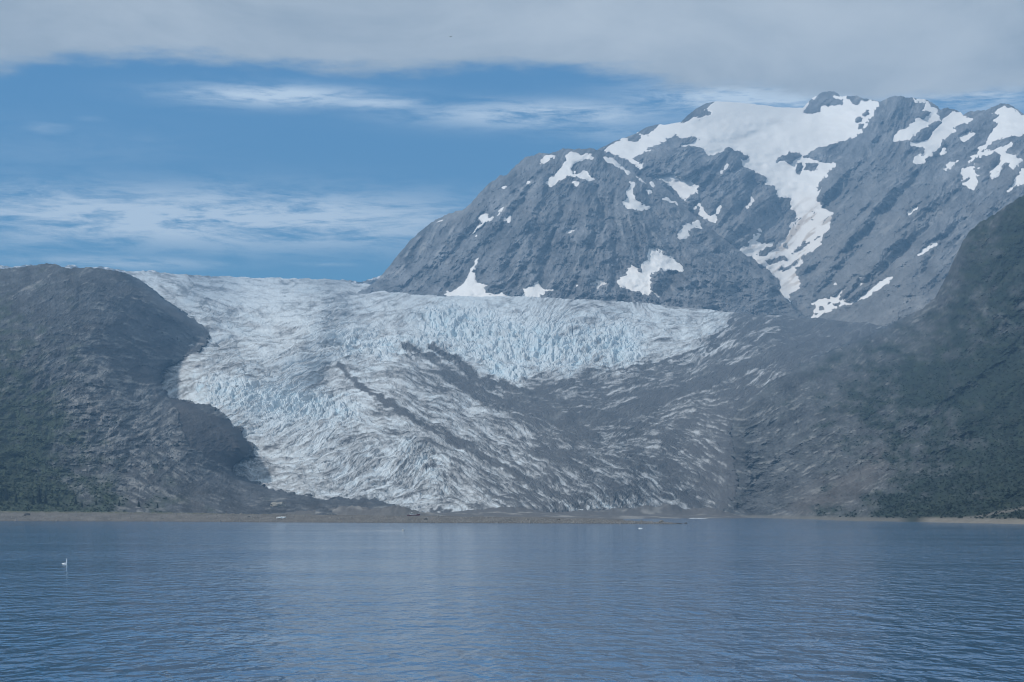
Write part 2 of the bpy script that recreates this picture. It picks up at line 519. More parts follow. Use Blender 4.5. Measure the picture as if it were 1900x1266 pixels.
MASSIF_SNOW = [
    Z6((40, 302), (150, 246), (210, 228), (285, 180), (330, 180), (385, 175), (540, 80), (640, 85), (780, 103), (930, 106), (1000, 50), (1030, 30), (1120, 55), (1272, 85), (1215, 190), (1180, 243), (1120, 260),
       (1000, 295), (930, 330), (965, 345), (1020, 365), (1085, 362), (1060, 390), (1000, 450), (985, 490), (1012, 463), (1000, 500), (985, 520), (1030, 570), (1067, 580), (1055, 620), (1020, 680), (1015, 705),
       (960, 760), (900, 830), (890, 850), (925, 890), (900, 925), (855, 962), (805, 945), (835, 915), (810, 870), (740, 810), (640, 745), (680, 720), (735, 650), (752, 655), (720, 710), (760, 720),
       (805, 698), (780, 740), (850, 690), (870, 640), (900, 590), (890, 570), (865, 575), (875, 520), (810, 510), (800, 470), (755, 455), (770, 430), (720, 405), (690, 390), (660, 385), (650, 350),
       (690, 330), (650, 320), (600, 300), (560, 320), (510, 330), (490, 310), (470, 300), (440, 290), (380, 300), (395, 285), (470, 255), (440, 243), (390, 255), (355, 238), (320, 265), (260, 300),
       (190, 330), (180, 350), (220, 365), (225, 395), (205, 395), (150, 350), (100, 325)),
    Z6((262, 422), (330, 412), (350, 418), (400, 405), (370, 420), (400, 430), (430, 420), (460, 398), (455, 430), (430, 445), (470, 462), (460, 478), (475, 490), (430, 510), (400, 527), (370, 495), (340, 465)),
    Z6((440, 560), (465, 530), (490, 513), (470, 550), (450, 577)),
    Z6((465, 590), (470, 550), (485, 540), (490, 580), (510, 595), (535, 590), (550, 545), (574, 533), (565, 570), (548, 600), (545, 637), (500, 610)),
    Z6((670, 580), (685, 545), (692, 515), (712, 507), (716, 535), (700, 550)),
    Z6((546, 410), (575, 380), (590, 360), (602, 368), (585, 395), (565, 413)),
    N2((790, 468), (810, 420), (860, 380), (940, 330), (970, 310), (985, 270), (1060, 260), (1110, 240), (1115, 215), (1040, 200), (1045, 185), (1090, 165), (1075, 135), (1000, 150), (980, 130), (900, 108),
       (1000, 106), (1060, 118), (1110, 150), (1120, 175), (1180, 195), (1180, 240), (1220, 270), (1190, 290), (1130, 320), (1080, 350), (1010, 390), (960, 440), (930, 450), (860, 460)),
    N2((925, 490), (960, 468), (1040, 465), (1120, 410), (1160, 350), (1220, 280), (1250, 265), (1300, 220), (1260, 200), (1330, 210), (1390, 238), (1415, 260), (1480, 255), (1470, 290), (1400, 310),
       (1340, 330), (1300, 360), (1350, 360), (1260, 420), (1210, 450), (1190, 510), (1130, 580), (1060, 630), (1040, 650), (990, 670), (975, 660), (985, 605), (1060, 560), (1070, 520), (1020, 520), (960, 510)),
    N2((1170, 607), (1190, 570), (1190, 550), (1240, 510), (1277, 478), (1265, 510), (1240, 560), (1200, 592)),
    N2((1310, 435), (1400, 390), (1450, 365), (1430, 395), (1520, 375), (1470, 420), (1380, 467), (1360, 440)),
    N2((2150, 270), (2150, 420), (1900, 410), (1820, 420), (1740, 430), (1640, 470), (1570, 530), (1480, 620), (1410, 660), (1430, 620), (1490, 570), (1520, 530), (1580, 490), (1590, 450), (1620, 390), (1650, 340),
       (1690, 300), (1610, 300), (1560, 330), (1530, 345), (1600, 300), (1640, 280), (1700, 240), (1600, 240), (1680, 190), (1720, 165), (1760, 190), (1800, 165), (1840, 205), (1870, 245), (1950, 230)),
    N2((1530, 580), (1600, 540), (1700, 520), (1790, 465), (1800, 490), (1750, 550), (1830, 590), (1900, 620), (1880, 650), (1810, 700), (1770, 670), (1760, 645), (1710, 640), (1725, 690), (1690, 740),
       (1620, 785), (1600, 740), (1650, 690), (1690, 650), (1700, 570), (1650, 560), (1560, 590)),
    N2((1340, 790), (1370, 760), (1380, 700), (1420, 675), (1490, 690), (1490, 730), (1515, 780), (1510, 830), (1490, 885), (1430, 850), (1380, 820), (1440, 790), (1430, 770), (1380, 785)),
    N2((1490, 695), (1572, 643), (1552, 667), (1510, 704)),
    N2((1218, 707), (1250, 670), (1320, 620), (1397, 597), (1330, 660), (1250, 722)),
    N2((1710, 937), (1760, 870), (1810, 820), (1815, 770), (1855, 740), (1860, 690), (1960, 685), (1960, 800), (1850, 840), (1800, 870), (1750, 910)),
    N2((885, 1113), (930, 1040), (1047, 978), (1042, 997), (960, 1063)),
    N2((1040, 1147), (1050, 1100), (1082, 1076), (1072, 1112)),
    N2((1068, 957), (1122, 906), (1102, 943)),
    N2((1113, 742), (1202, 681), (1164, 724)),
    N2((733, 994), (787, 960), (767, 988)),
    N2((308, 607), (335, 560), (345, 518), (372, 528), (342, 594)),
    N3((860, 1125), (885, 1060), (912, 1015), (890, 988), (845, 977), (930, 940), (1000, 905), (1080, 890), (1140, 855), (1160, 840), (1230, 780), (1245, 720), (1300, 680), (1327, 663), (1317, 692), (1262, 732),
       (1232, 802), (1172, 862), (1140, 900), (1160, 950), (1210, 890), (1290, 820), (1330, 740), (1397, 698), (1352, 742), (1387, 765), (1332, 802), (1272, 872), (1200, 960), (1240, 940), (1320, 910),
       (1430, 850), (1530, 770), (1620, 713), (1687, 703), (1682, 727), (1592, 792), (1482, 872), (1342, 942), (1230, 992), (1160, 1012), (1080, 1032), (980, 1077), (910, 1125)),
    N3((1030, 862), (1050, 820), (1080, 760), (1122, 765), (1142, 800), (1092, 800), (1060, 852)),
    Z6((1418, 783), (1450, 740), (1480, 730), (1510, 693), (1535, 688), (1512, 727), (1470, 752)),
]
MASSIF_HOLES = [
    Z6((150, 256), (160, 240), (190, 228), (212, 250), (200, 264), (160, 264)),
    Z6((203, 237), (240, 210), (285, 186), (275, 212), (240, 239)),
    Z6((383, 189), (420, 150), (470, 118), (520, 90), (545, 84), (500, 125), (480, 135), (440, 165)),
    Z6((452, 170), (470, 148), (505, 128), (515, 145), (490, 160)),
    Z6((922, 150), (935, 125), (960, 95), (1005, 50), (1030, 36), (1080, 45), (1102, 68), (1062, 68), (1050, 90), (1100, 85), (1102, 101), (1060, 105), (1000, 115), (1000, 137), (960, 150)),
    Z6((1118, 72), (1150, 60), (1200, 75), (1272, 92), (1180, 87), (1170, 102), (1150, 102)),
    N2((478, 305), (510, 270), (547, 260), (522, 298)), N2((538, 247), (575, 215), (612, 208), (582, 238)), N2((483, 358), (520, 325), (590, 300), (622, 278), (547, 342), (522, 364)),
    Z6((808, 362), (815, 335), (880, 318), (927, 325), (900, 340), (870, 367), (840, 350)), Z6((893, 402), (895, 378), (922, 370), (927, 397), (910, 412)),
    Z6((933, 392), (945, 368), (987, 368), (992, 387), (960, 397)), Z6((928, 332), (990, 300), (1100, 268), (1180, 246), (1090, 300), (1075, 340), (1020, 362), (985, 345)),
    N3((415, 590), (470, 545), (560, 510), (630, 490), (600, 528), (500, 575)), N3((580, 617), (650, 590), (760, 530), (870, 465), (850, 497), (740, 567), (640, 622), (555, 645)),
    N3((330, 490), (370, 455), (450, 430), (500, 400), (520, 378), (535, 402), (450, 463), (380, 494)), N3((700, 190), (740, 130), (800, 70), (760, 130), (715, 195)),
    N3((850, 140), (880, 100), (930, 50), (905, 100), (870, 150)), N3((960, 180), (1010, 130), (1060, 90), (1020, 150), (975, 190)),
    N3((640, 470), (760, 400), (900, 330), (1000, 270), (900, 350), (760, 425)), N3((950, 1040), (960, 1000), (985, 990), (1005, 1010), (985, 1035)),
    N3((905, 1080), (930, 1060), (955, 1062), (940, 1078)), N3((1085, 995), (1115, 955), (1140, 960), (1120, 990)), N3((1030, 965), (1045, 945), (1060, 960), (1045, 978)),
    N1((720, 560), (735, 540), (790, 540), (760, 565)), N1((1080, 555), (1100, 535), (1125, 532), (1105, 550)), N1((1160, 560), (1190, 540), (1240, 535), (1200, 555)), N1((1235, 600), (1270, 582), (1320, 585), (1270, 607)),
    N1((1100, 625), (1130, 600), (1215, 565), (1205, 590), (1160, 620), (1130, 640)),
]
ID_DOME = np.zeros((RH, RW), np.int32); ID_MAS = np.zeros((RH, RW), np.int32)
for i, p in enumerate(DOME_SNOW): fill_poly(ID_DOME, p, i + 1)
for i, p in enumerate(MASSIF_SNOW): fill_poly(ID_MAS, p, i + 1)
for p in MASSIF_HOLES: fill_poly(ID_MAS, p, 0)


def snow_warp(px, py, amp=1.0):
    wx = (fbm(px / 13, py / 9, 2, .6, 31) * 3.6 + fbm(px / 4.4, py / 3.0, 2, .7, 33) * 2.6 + samp(L2, px, py) * .9 + samp(SPK2, px, py) * .8) * amp
    wy = (fbm(px / 13, py / 9, 2, .6, 41) * 2.6 + fbm(px / 4.4, py / 3.0, 2, .7, 43) * 2.2 + samp(L2, px, py) * .7 + samp(SPK2, py + 20, px) * .8) * amp
    return px + wx, py + wy


def ragged(ids, chart, px, py):
    s = boxblur(boxblur((chart > 0).astype(float), 2), 2)
    f = samp(s, px, py)
    n = .22 * samp(L2, px, py) + .20 * samp(L1, px, py) + .30 * fbm(px / 6, py / 4, 3, .6, 47)
    ids = np.where(f + .26 * n < .25, 0, ids)
    # broken scraps of snow lying about the larger fields
    wide = samp(boxblur(boxblur((chart > 0).astype(float), 8), 8), px, py)
    sc = .75 * samp(L2, px, py) + .5 * samp(L3, px, py) + .35 * samp(L1, px, py) + .6 * fbm(px / 18, py / 14, 2, .5, 49)
    return np.where((ids == 0) & (wide > .10) & (sc + 1.2 * wide > 2.15 - .55 * sst(px, 1640, 1700) * sst(py, 380, 320)), 900, ids)


def snow_parts(V, px, py, ids, parent, dirt, names):
    nr, nc = px.shape
    idx = np.arange(nr * nc).reshape(nr, nc)
    soft_ = boxblur(boxblur((ids > 0).astype(float), 1), 1)
    thick_ = sst(soft_, .55, 1.0) * 2.6 - .7
    Vs = V[:nr].copy(); Vs[..., 2] += thick_ + .4; Vs[..., 1] -= thick_ * .6
    q = grid_quads(nr, nc); flat_ids = ids.ravel()
    qi = flat_ids[q]
    qid = np.where((qi > 0).sum(1) >= 3, qi.max(1), 0)
    base = np.array([.86, .855, .845])
    cols = np.repeat(base[None], nr * nc, 0)
    cols = mixc(cols, (.47, .41, .35), np.clip(dirt.ravel(), 0, 1))
    out = []
    for k in np.unique(qid):
        if k == 0: continue
        sel = q[qid == k]
        if len(sel) < 5: continue
        scraps = k == 900
        u, inv = np.unique(sel.ravel(), return_inverse=True)
        o = mesh_np('snow_scraps' if scraps else names(k), Vs.reshape(-1, 3)[u], inv.reshape(-1, 4), M_snow, cols[u], parent)
        if scraps: o['kind'] = 'stuff'
        out.append(o)
    return out


# ------------------------------------------------------------------ water
def make_water():
    m = bpy.data.materials.new('fjord_water'); m.use_nodes = True
    t = m.node_tree; q = G(t); b = t.nodes['Principled BSDF']
    geo = q.node('ShaderNodeNewGeometry')
    s = q.node('ShaderNodeSeparateXYZ'); t.links.new(geo.outputs['Position'], s.inputs[0])
    b.inputs['Base Color'].default_value = (.006, .085, .215, 1)
    b.inputs['Roughness'].default_value = .06
    b.inputs['IOR'].default_value = 1.333
    b.inputs['Specular IOR Level'].default_value = .36
    p1 = q.xyz(s.outputs[0], q.m('MULTIPLY', s.outputs[1], .42), 0.0)
    n1 = q.noise(p1, .75, 2, .5, .4)
    n2 = q.noise(p1, 2.6, 3, .55)
    n3 = q.noise(p1, .2, 2, .5, .4)
    # cat's paws: calmer and rougher lanes of wind on the water
    lane = q.noise(q.xyz(q.m('MULTIPLY', s.outputs[0], .25), s.outputs[1], 0.0), .018, 4, .6, .4)
    k = q.m('ADD', .45, q.m('MULTIPLY', q.sstep(lane, .35, .68), .9))
    hsum = q.m('ADD', q.m('ADD', q.m('MULTIPLY', q.m('POWER', n1, 1.6), .42), q.m('MULTIPLY', n2, .05)), q.m('MULTIPLY', n3, .7))
    bn = q.node('ShaderNodeBump'); bn.inputs['Distance'].default_value = 1.45
    q.put(bn.inputs['Strength'], k); t.links.new(hsum, bn.inputs['Height'])
    t.links.new(bn.outputs[0], b.inputs['Normal'])
    v = np.array([(-8500, -1500, 0), (8500, -1500, 0), (8500, 11500, 0), (-8500, 11500, 0)], float)
    o = mesh_np('water', v, np.array([[0, 1, 2, 3]]), m)
    setting(o, 'rippled blue fjord water in front of the gravel spit')


make_water()

# ------------------------------------------------------------------ glacier
GL_Y = tps([(500, 905, 2950), (750, 945, 2750), (1000, 955, 2650), (1330, 950, 2950), (440, 870, 3150), (300, 690, 3950), (250, 760, 3600), (380, 610, 4700), (250, 505, 7600), (330, 560, 5800),
            (600, 800, 3350), (600, 700, 4050), (650, 620, 4850), (600, 560, 6000), (500, 530, 7600), (450, 514, 9000), (640, 521, 8800), (720, 545, 6900),
            (900, 700, 4150), (1000, 640, 4800), (1000, 580, 5600), (1000, 552, 6200), (820, 548, 6500), (1200, 562, 6100), (1100, 800, 3400), (1100, 720, 4050), (1250, 650, 4800),
            (1360, 590, 5600), (1500, 620, 5100), (1640, 605, 5200), (1700, 640, 4700), (1370, 770, 3450), (1365, 880, 3050), (1450, 700, 4000)])
gl_top = curve([(200, 505), (250, 503), (300, 507), (380, 512), (450, 514), (520, 516), (600, 518), (640, 521), (690, 530), (720, 541), (780, 547), (830, 549), (900, 550), (1000, 552), (1100, 556), (1200, 563), (1300, 574),
                (1380, 582), (1450, 586), (1520, 591), (1600, 599), (1650, 606), (1720, 620)])
gl_base = curve([(200, 740), (300, 790), (350, 860), (430, 905), (500, 930), (620, 950), (760, 957), (1000, 961), (1325, 962), (1348, 950), (1400, 850), (1560, 720), (1720, 650)])
DEB = soft([(500, 530, .05), (900, 570, .03), (1000, 640, 0), (1150, 640, .08), (1250, 620, .10), (1320, 600, .16), (400, 620, .25), (350, 680, .3), (600, 620, .2), (700, 600, .15), (600, 700, .3), (450, 740, .2),
            (550, 760, .12), (600, 850, .28), (500, 890, .33), (700, 860, .3), (640, 760, .25), (750, 680, .45), (720, 640, .2), (800, 600, .1), (820, 690, .62), (900, 690, .25), (930, 680, .08), (950, 690, .1), (1050, 675, .12),
            (780, 800, .5), (850, 800, .42), (850, 760, .42), (850, 870, .45), (780, 900, .35), (760, 930, .3), (850, 930, .4), (950, 840, .55), (1000, 900, .55), (950, 800, .5), (1000, 725, .78), (1000, 760, .78),
            (1100, 720, .76), (1200, 705, .72), (1250, 700, .7), (1300, 670, .65), (1350, 650, .68), (1400, 610, .72), (1500, 620, .88), (1600, 620, .88), (1350, 720, .76), (1280, 770, .66), (1300, 840, .66),
            (1200, 810, .66), (1150, 850, .6), (1200, 900, .6), (1100, 930, .60), (1150, 930, .58), (1050, 870, .66), (1150, 890, .68), (1250, 880, .74), (1050, 830, .7), (1230, 930, .66), (1300, 930, .7), (1000, 950, .6), (1340, 880, .82), (860, 640, .12), (890, 655, .1), (1180, 660, .1), (1270, 635, .12)], 40)


def build_glacier():
    px, py = sheet(200, 1700, gl_top, gl_base, 1.32)
    jag = fbm(px / 22, py * 0 + .5, 4, .6, 5)
    nr = px.shape[0]
    tt = np.linspace(0, 1, nr)[:, None]
    py = py + jag * 2.0 * sst(tt, .9, 1.0)
    Y = GL_Y(px, py)
    l1, l2, l3, l4, l5 = (samp(x, px, py) for x in (L1, L2, L3, L4, L5))
    # how deeply the ice is broken
    ser = np.zeros((RH, RW), np.float32)
    band(ser, [(820, 600), (900, 620), (980, 640), (1060, 645), (1150, 640)], (38, 42), 1.0)
    band(ser, [(880, 640), (920, 680), (960, 695)], 18, .9)
    band(ser, [(640, 640), (720, 640), (800, 640), (850, 655)], 20, .75)
    band(ser, [(380, 720), (480, 740), (560, 745), (640, 760)], 26, .85)
    band(ser, [(760, 830), (800, 860), (820, 900)], 26, .6)
    band(ser, [(1040, 945), (1100, 940), (1180, 925)], 20, .7)
    serz = samp(ser, px, py)
    wx, wy = px + l4 * 3, py + fbm(px / 30, py / 20, 2, .5, 3) * 4
    f1, gap, val = worley(wx / 13, wy / 9, 2)
    f1b, gapb, valb = worley(wx / 6.5 + 40, wy / 3.6, 4)
    block = (val - .45) * sst(gap, .02, .28) + .5 * (valb - .5) * sst(gapb, .02, .3) - .25 * (1 - sst(gap, 0, .15))
    deb = DEB(px, py)
    scale = Y / 4000
    calm = sst(py, 590, 545) * .6
    amp = (1.7 + 1.2 * sst(py, 640, 900)) * (1 - calm)
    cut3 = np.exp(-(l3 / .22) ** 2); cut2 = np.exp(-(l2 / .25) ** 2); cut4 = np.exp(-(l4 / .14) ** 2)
    relief = amp * .66 * (.18 * l4 + .32 * l3 + .30 * l2 + .22 * l1 - 1.1 * cut3 - .6 * cut2 - 1.3 * cut4) * (1 - .45 * deb)
    relief += 1.2 * l5 * (1 - calm) * (1 - .4 * serz)
    relief += serz * block * 12.5
    relief += fbm(px / 60, py / 25, 3, .5, 9) * 4.5 * (1 - calm)
    edgew = sst(tt, 1.0, .93)
    V = world_of(px, py, Y)
    V[..., 2] += relief * scale * (.25 + .75 * edgew)
    # the foot of the ice dips under the moraine
    V[..., 2] -= sst(tt, .05, 0) * 6
    # moraine cover
    mor = np.zeros((RH, RW), np.float32)
    band(mor, [(1660, 622), (1500, 645), (1380, 682), (1250, 730), (1150, 768), (1060, 778)], (16, 24), 1.1)
    band(mor, [(1600, 605), (1450, 592), (1385, 586)], 5, .5)
    band(mor, [(1362, 596), (1320, 640), (1260, 662), (1200, 678), (1120, 690)], (4, 7), 1.0)
    band(mor, [(630, 680), (668, 715), (720, 750), (780, 785), (850, 820), (930, 860), (1010, 905), (1080, 935)], (5, 15), .85)
    band(mor, [(655, 700), (690, 730), (740, 756)], 7, .95)
    band(mor, [(800, 640), (850, 672), (888, 706), (960, 722), (1060, 712)], (10, 10), .95)
    band(mor, [(750, 640), (800, 665), (850, 705), (900, 740), (980, 760), (1060, 778), (1110, 820)], (10, 26), .8)
    band(mor, [(1400, 722), (1368, 780), (1352, 850), (1366, 900), (1330, 945)], 16, .95)
    band(mor, [(1385, 850), (1378, 900), (1380, 962)], 16, 1.15)
    band(mor, [(1120, 830), (1200, 860), (1290, 905), (1340, 930)], 9, .7)
    band(mor, [(880, 730), (1000, 740), (1100, 750)], 14, .8)
    band(mor, [(380, 612), (355, 650), (300, 690)], 8, .7)
    band(mor, [(800, 945), (950, 955), (1100, 958)], 5, .8)
    band(mor, [(470, 700), (520, 690), (600, 690)], 4, .3)
    mo = samp(mor, px + l3 * 3, py + l3 * 2 + fbm(px / 20, py / 12, 3, .55, 21) * 6)
    st_ = .22 * l3 + .6 * l2 + .08 * l4 + .6 * l1
    cover = np.maximum(deb, mo * .98) + .20 * st_ * (1 - .55 * sst(mo, .5, 1.0)) + .05 * fbm(px / 45, py / 25, 3, .5, 25)
    cover = cover - .25 * serz * (1 - deb)
    dirty = sst(cover, .04, .48)          # grey, gritty ice
    rock = sst(cover, .36, .68)           # stones over the ice
    bl = np.clip(serz * (.35 + .9 * sst(fbm(px / 18, py / 9, 3, .6, 51), -.1, .6)), 0, 1) + .25 * sst(fbm(px / 70, py / 25, 3, .5, 52), .1, .7)
    bl = np.clip(bl, 0, 1) * (1 - rock)
    blueness = np.clip(bl * (.55 + .6 * sst(-block, -.1, .5)), 0, 1)
    col = np.zeros(px.shape + (3,)) + np.array([.60, .66, .70])
    col = mixc(col, (.42, .60, .70), blueness * .6)
    col = mixc(col, (.33, .335, .34), dirty * .88)
    col = mixc(col, (.055, .056, .060), rock * .96)
    # crevasse shade and dust, put into the colour as dark lines along the cuts
    dust_shade = (.58 * cut3 + .34 * cut2 + .60 * cut4) * (1 - .6 * serz) * (.25 + .75 * sst(fbm(px / 35, py / 22, 3, .5, 57), -.5, .4))
    col = mixc(col, (.13, .135, .14), np.clip(dust_shade, 0, .8))
    pale = sst(-(l2 * .65 + l3 * .15 + l1 * .75), 1.0, 2.3) * rock * .60 * sst(fbm(px / 40, py / 24, 3, .5, 58) - 1.2 * sst(mo, .6, 1), -.6, .3)
    col = mixc(col, (.44, .47, .49), pale)
    col = col * np.clip(1 + .06 * samp(SPK, px, py) + .05 * samp(SPK2, px, py), .5, 1.5)[..., None]
    V = back_rows(V, 4, 60, 14); col = pad_rows(col, 4)
    V = near_foot(V, 20, -6); col = np.concatenate([col[:1], col], 0)
    nr2, nc2 = V.shape[:2]
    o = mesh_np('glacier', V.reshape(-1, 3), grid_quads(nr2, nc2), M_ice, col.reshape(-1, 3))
    setting(o, 'wide crevassed glacier with blue seracs and dark moraine bands')


build_glacier()

# ------------------------------------------------------------------ rounded rock mountain behind the ice
def rock_colour(px, py, l1, l2, l3, l4, seed, base=(.148, .154, .164)):
    v = .07 * l3 + .10 * l2 + .12 * l1 + .46 * fbm(px / 50, py / 50, 6, .68, seed) + .12 * samp(SPK, px, py) + .07 * samp(SPK2, px, py)
    col = np.zeros(px.shape + (3,)) + np.array(base)
    col = col * np.clip(1 + v, .45, 1.9)[..., None]
    pale = sst(l2 * .55 + l3 * .55 + l1 * .3 + .8 * fbm(px / 25, py / 25, 4, .6, seed + 4), .8, 2.2)
    col = mixc(col, (.30, .30, .295), pale * .75)
    warm = sst(fbm(px / 90, py / 60, 3, .5, seed + 9), .15, .7)
    return mixc(col, (.19, .178, .168), warm * .3)


def crags(px, py, seed):
    x = px + 9 * fbm(px / 40, py / 40, 3, .5, seed + 1); y = py + 9 * fbm(px / 40, py / 40, 3, .5, seed + 2)
    f1, gap, val = worley(x / 34 + y / 90, y / 40 - x / 110, seed)
    g1, gap2, val2 = worley(x / 12 + y / 40, y / 13 - x / 50, seed + 5)
    h1, gap3, val3 = worley(x / 5.2, y / 5.0, seed + 8)
    return 30 * ridged(px / 85, py / 75, 5, .62, seed) + 26 * (val - .5) * sst(gap, 0, .3) + 30 * (.5 - f1) + 12 * (.5 - g1) + 9 * (val2 - .5) + 4.5 * (.5 - h1) + 3 * (val3 - .5)


def ribs(lines, px, py, l4):
    out = 0
    for line, w, dep in lines:
        Rr = np.zeros((RH, RW), np.float32); band(Rr, line, w, 1.0)
        out = out + 1.25 * dep * samp(Rr, px + 5 * fbm(px / 24, py / 24, 3, .55, 301) + l4, py + 4 * fbm(px / 24, py / 24, 3, .55, 302))
    return out


def build_dome():
    top = curve([(640, 560), (660, 545), (690, 528), (705, 515), (725, 490), (745, 465), (760, 448), (790, 420), (810, 407), (830, 398), (862, 388), (880, 370), (905, 342), (925, 328), (940, 325), (960, 303), (980, 290), (1000, 285),
                 (1025, 284), (1045, 276), (1065, 277), (1095, 275), (1115, 280), (1130, 290), (1145, 302), (1160, 312), (1185, 325), (1205, 330), (1235, 348), (1260, 372), (1290, 402), (1320, 425), (1345, 445), (1375, 467),
                 (1400, 487), (1425, 512), (1442, 530), (1450, 545), (1470, 570), (1500, 590)])
    base = curve([(640, 575), (1000, 580), (1300, 600), (1500, 612)])
    Yf = tps([(640, 560, 7600), (700, 520, 7500), (760, 448, 7600), (830, 398, 7750), (960, 300, 7900), (1050, 276, 7900), (1115, 280, 7900), (1200, 330, 7750), (1300, 410, 7350), (1400, 487, 6900), (1450, 545, 6550), (1500, 590, 6300),
              (800, 560, 6650), (900, 560, 6400), (1000, 560, 6250), (1100, 565, 6200), (1200, 575, 6150), (1350, 590, 6100), (900, 450, 7000), (1000, 400, 7150), (1050, 340, 7500), (1100, 450, 6800), (1200, 450, 6750), (1180, 390, 7100),
              (1300, 500, 6550), (780, 500, 7150), (860, 420, 7350), (640, 575, 7500), (1500, 612, 6250)])
    px, py = sheet(640, 1500, top, base, 1.4)
    nr = px.shape[0]; tt = np.linspace(0, 1, nr)[:, None]
    py = py + fbm(px / 14, py * 0 + 3, 4, .6, 61) * 2.2 * sst(tt, .93, 1)
    wx, wy = snow_warp(px, py)
    ids = ragged(samp_id(ID_DOME, wx, wy), ID_DOME, wx, wy)
    snow = boxblur(boxblur((ids > 0).astype(float), 1), 1)
    l1, l2, l3, l4, l5 = (samp(x, px, py) for x in (L1, L2, L3, L4, L5))
    rough = crags(px, py, 63) * 1.2 + 14 * l5 + 9 * l4 + 5 * l3 + 3.5 * l2 + 2.0 * l1
    rough = rough + ribs([([(985, 350), (930, 430), (880, 475), (840, 530)], (7, 12), -55), ([(1060, 350), (1030, 430), (1010, 500), (1000, 545)], (7, 12), -60), ([(1110, 350), (1130, 430), (1160, 500), (1165, 540)], (7, 12), -60),
                          ([(900, 400), (850, 460), (790, 520)], (6, 10), -50), ([(960, 360), (1000, 420), (985, 480), (960, 530)], (5, 8), -40), ([(1200, 360), (1230, 420), (1260, 480), (1240, 540)], (8, 14), -50),
                          ([(1010, 340), (975, 420), (930, 480), (910, 540)], (8, 14), 45), ([(1085, 330), (1085, 420), (1080, 480), (1085, 540)], (9, 16), 50), ([(1150, 330), (1185, 420), (1210, 470), (1215, 530)], (9, 14), 40),
                          ([(840, 430), (790, 490), (740, 530)], (7, 9), 35), ([(1300, 440), (1340, 500), (1380, 560)], (9, 14), -35)], px, py, l4)
    Y = Yf(px, py) + 22 * fbm(px / 40, py / 24, 3, .5, 66) * snow - rough * (1 - .85 * snow) * sst(tt, 1.0, .9) - rough * .25 * sst(tt, .9, 1)
    V = world_of(px, py, Y)
    col = rock_colour(px, py, l1, l2, l3, l4, 65)
    grey = sst(px + .6 * (py - 420), 1330, 1480)
    col = mixc(col, (.16, .165, .17), grey * .5)
    Vb = back_rows(V, 7); cb = pad_rows(col, 7)
    o = mesh_np('mountain', Vb.reshape(-1, 3), grid_quads(*Vb.shape[:2]), M_rock, cb.reshape(-1, 3))
    setting(o, 'rounded grey rock mountain with scattered snow patches rising behind the ice')
    dirt = sst(fbm(px / 40, py / 26, 3, .5, 71) + .25 * l3, .2, .9) * .18
    snow_parts(V, px, py, ids, o, dirt, lambda k: 'snow_patch')


build_dome()


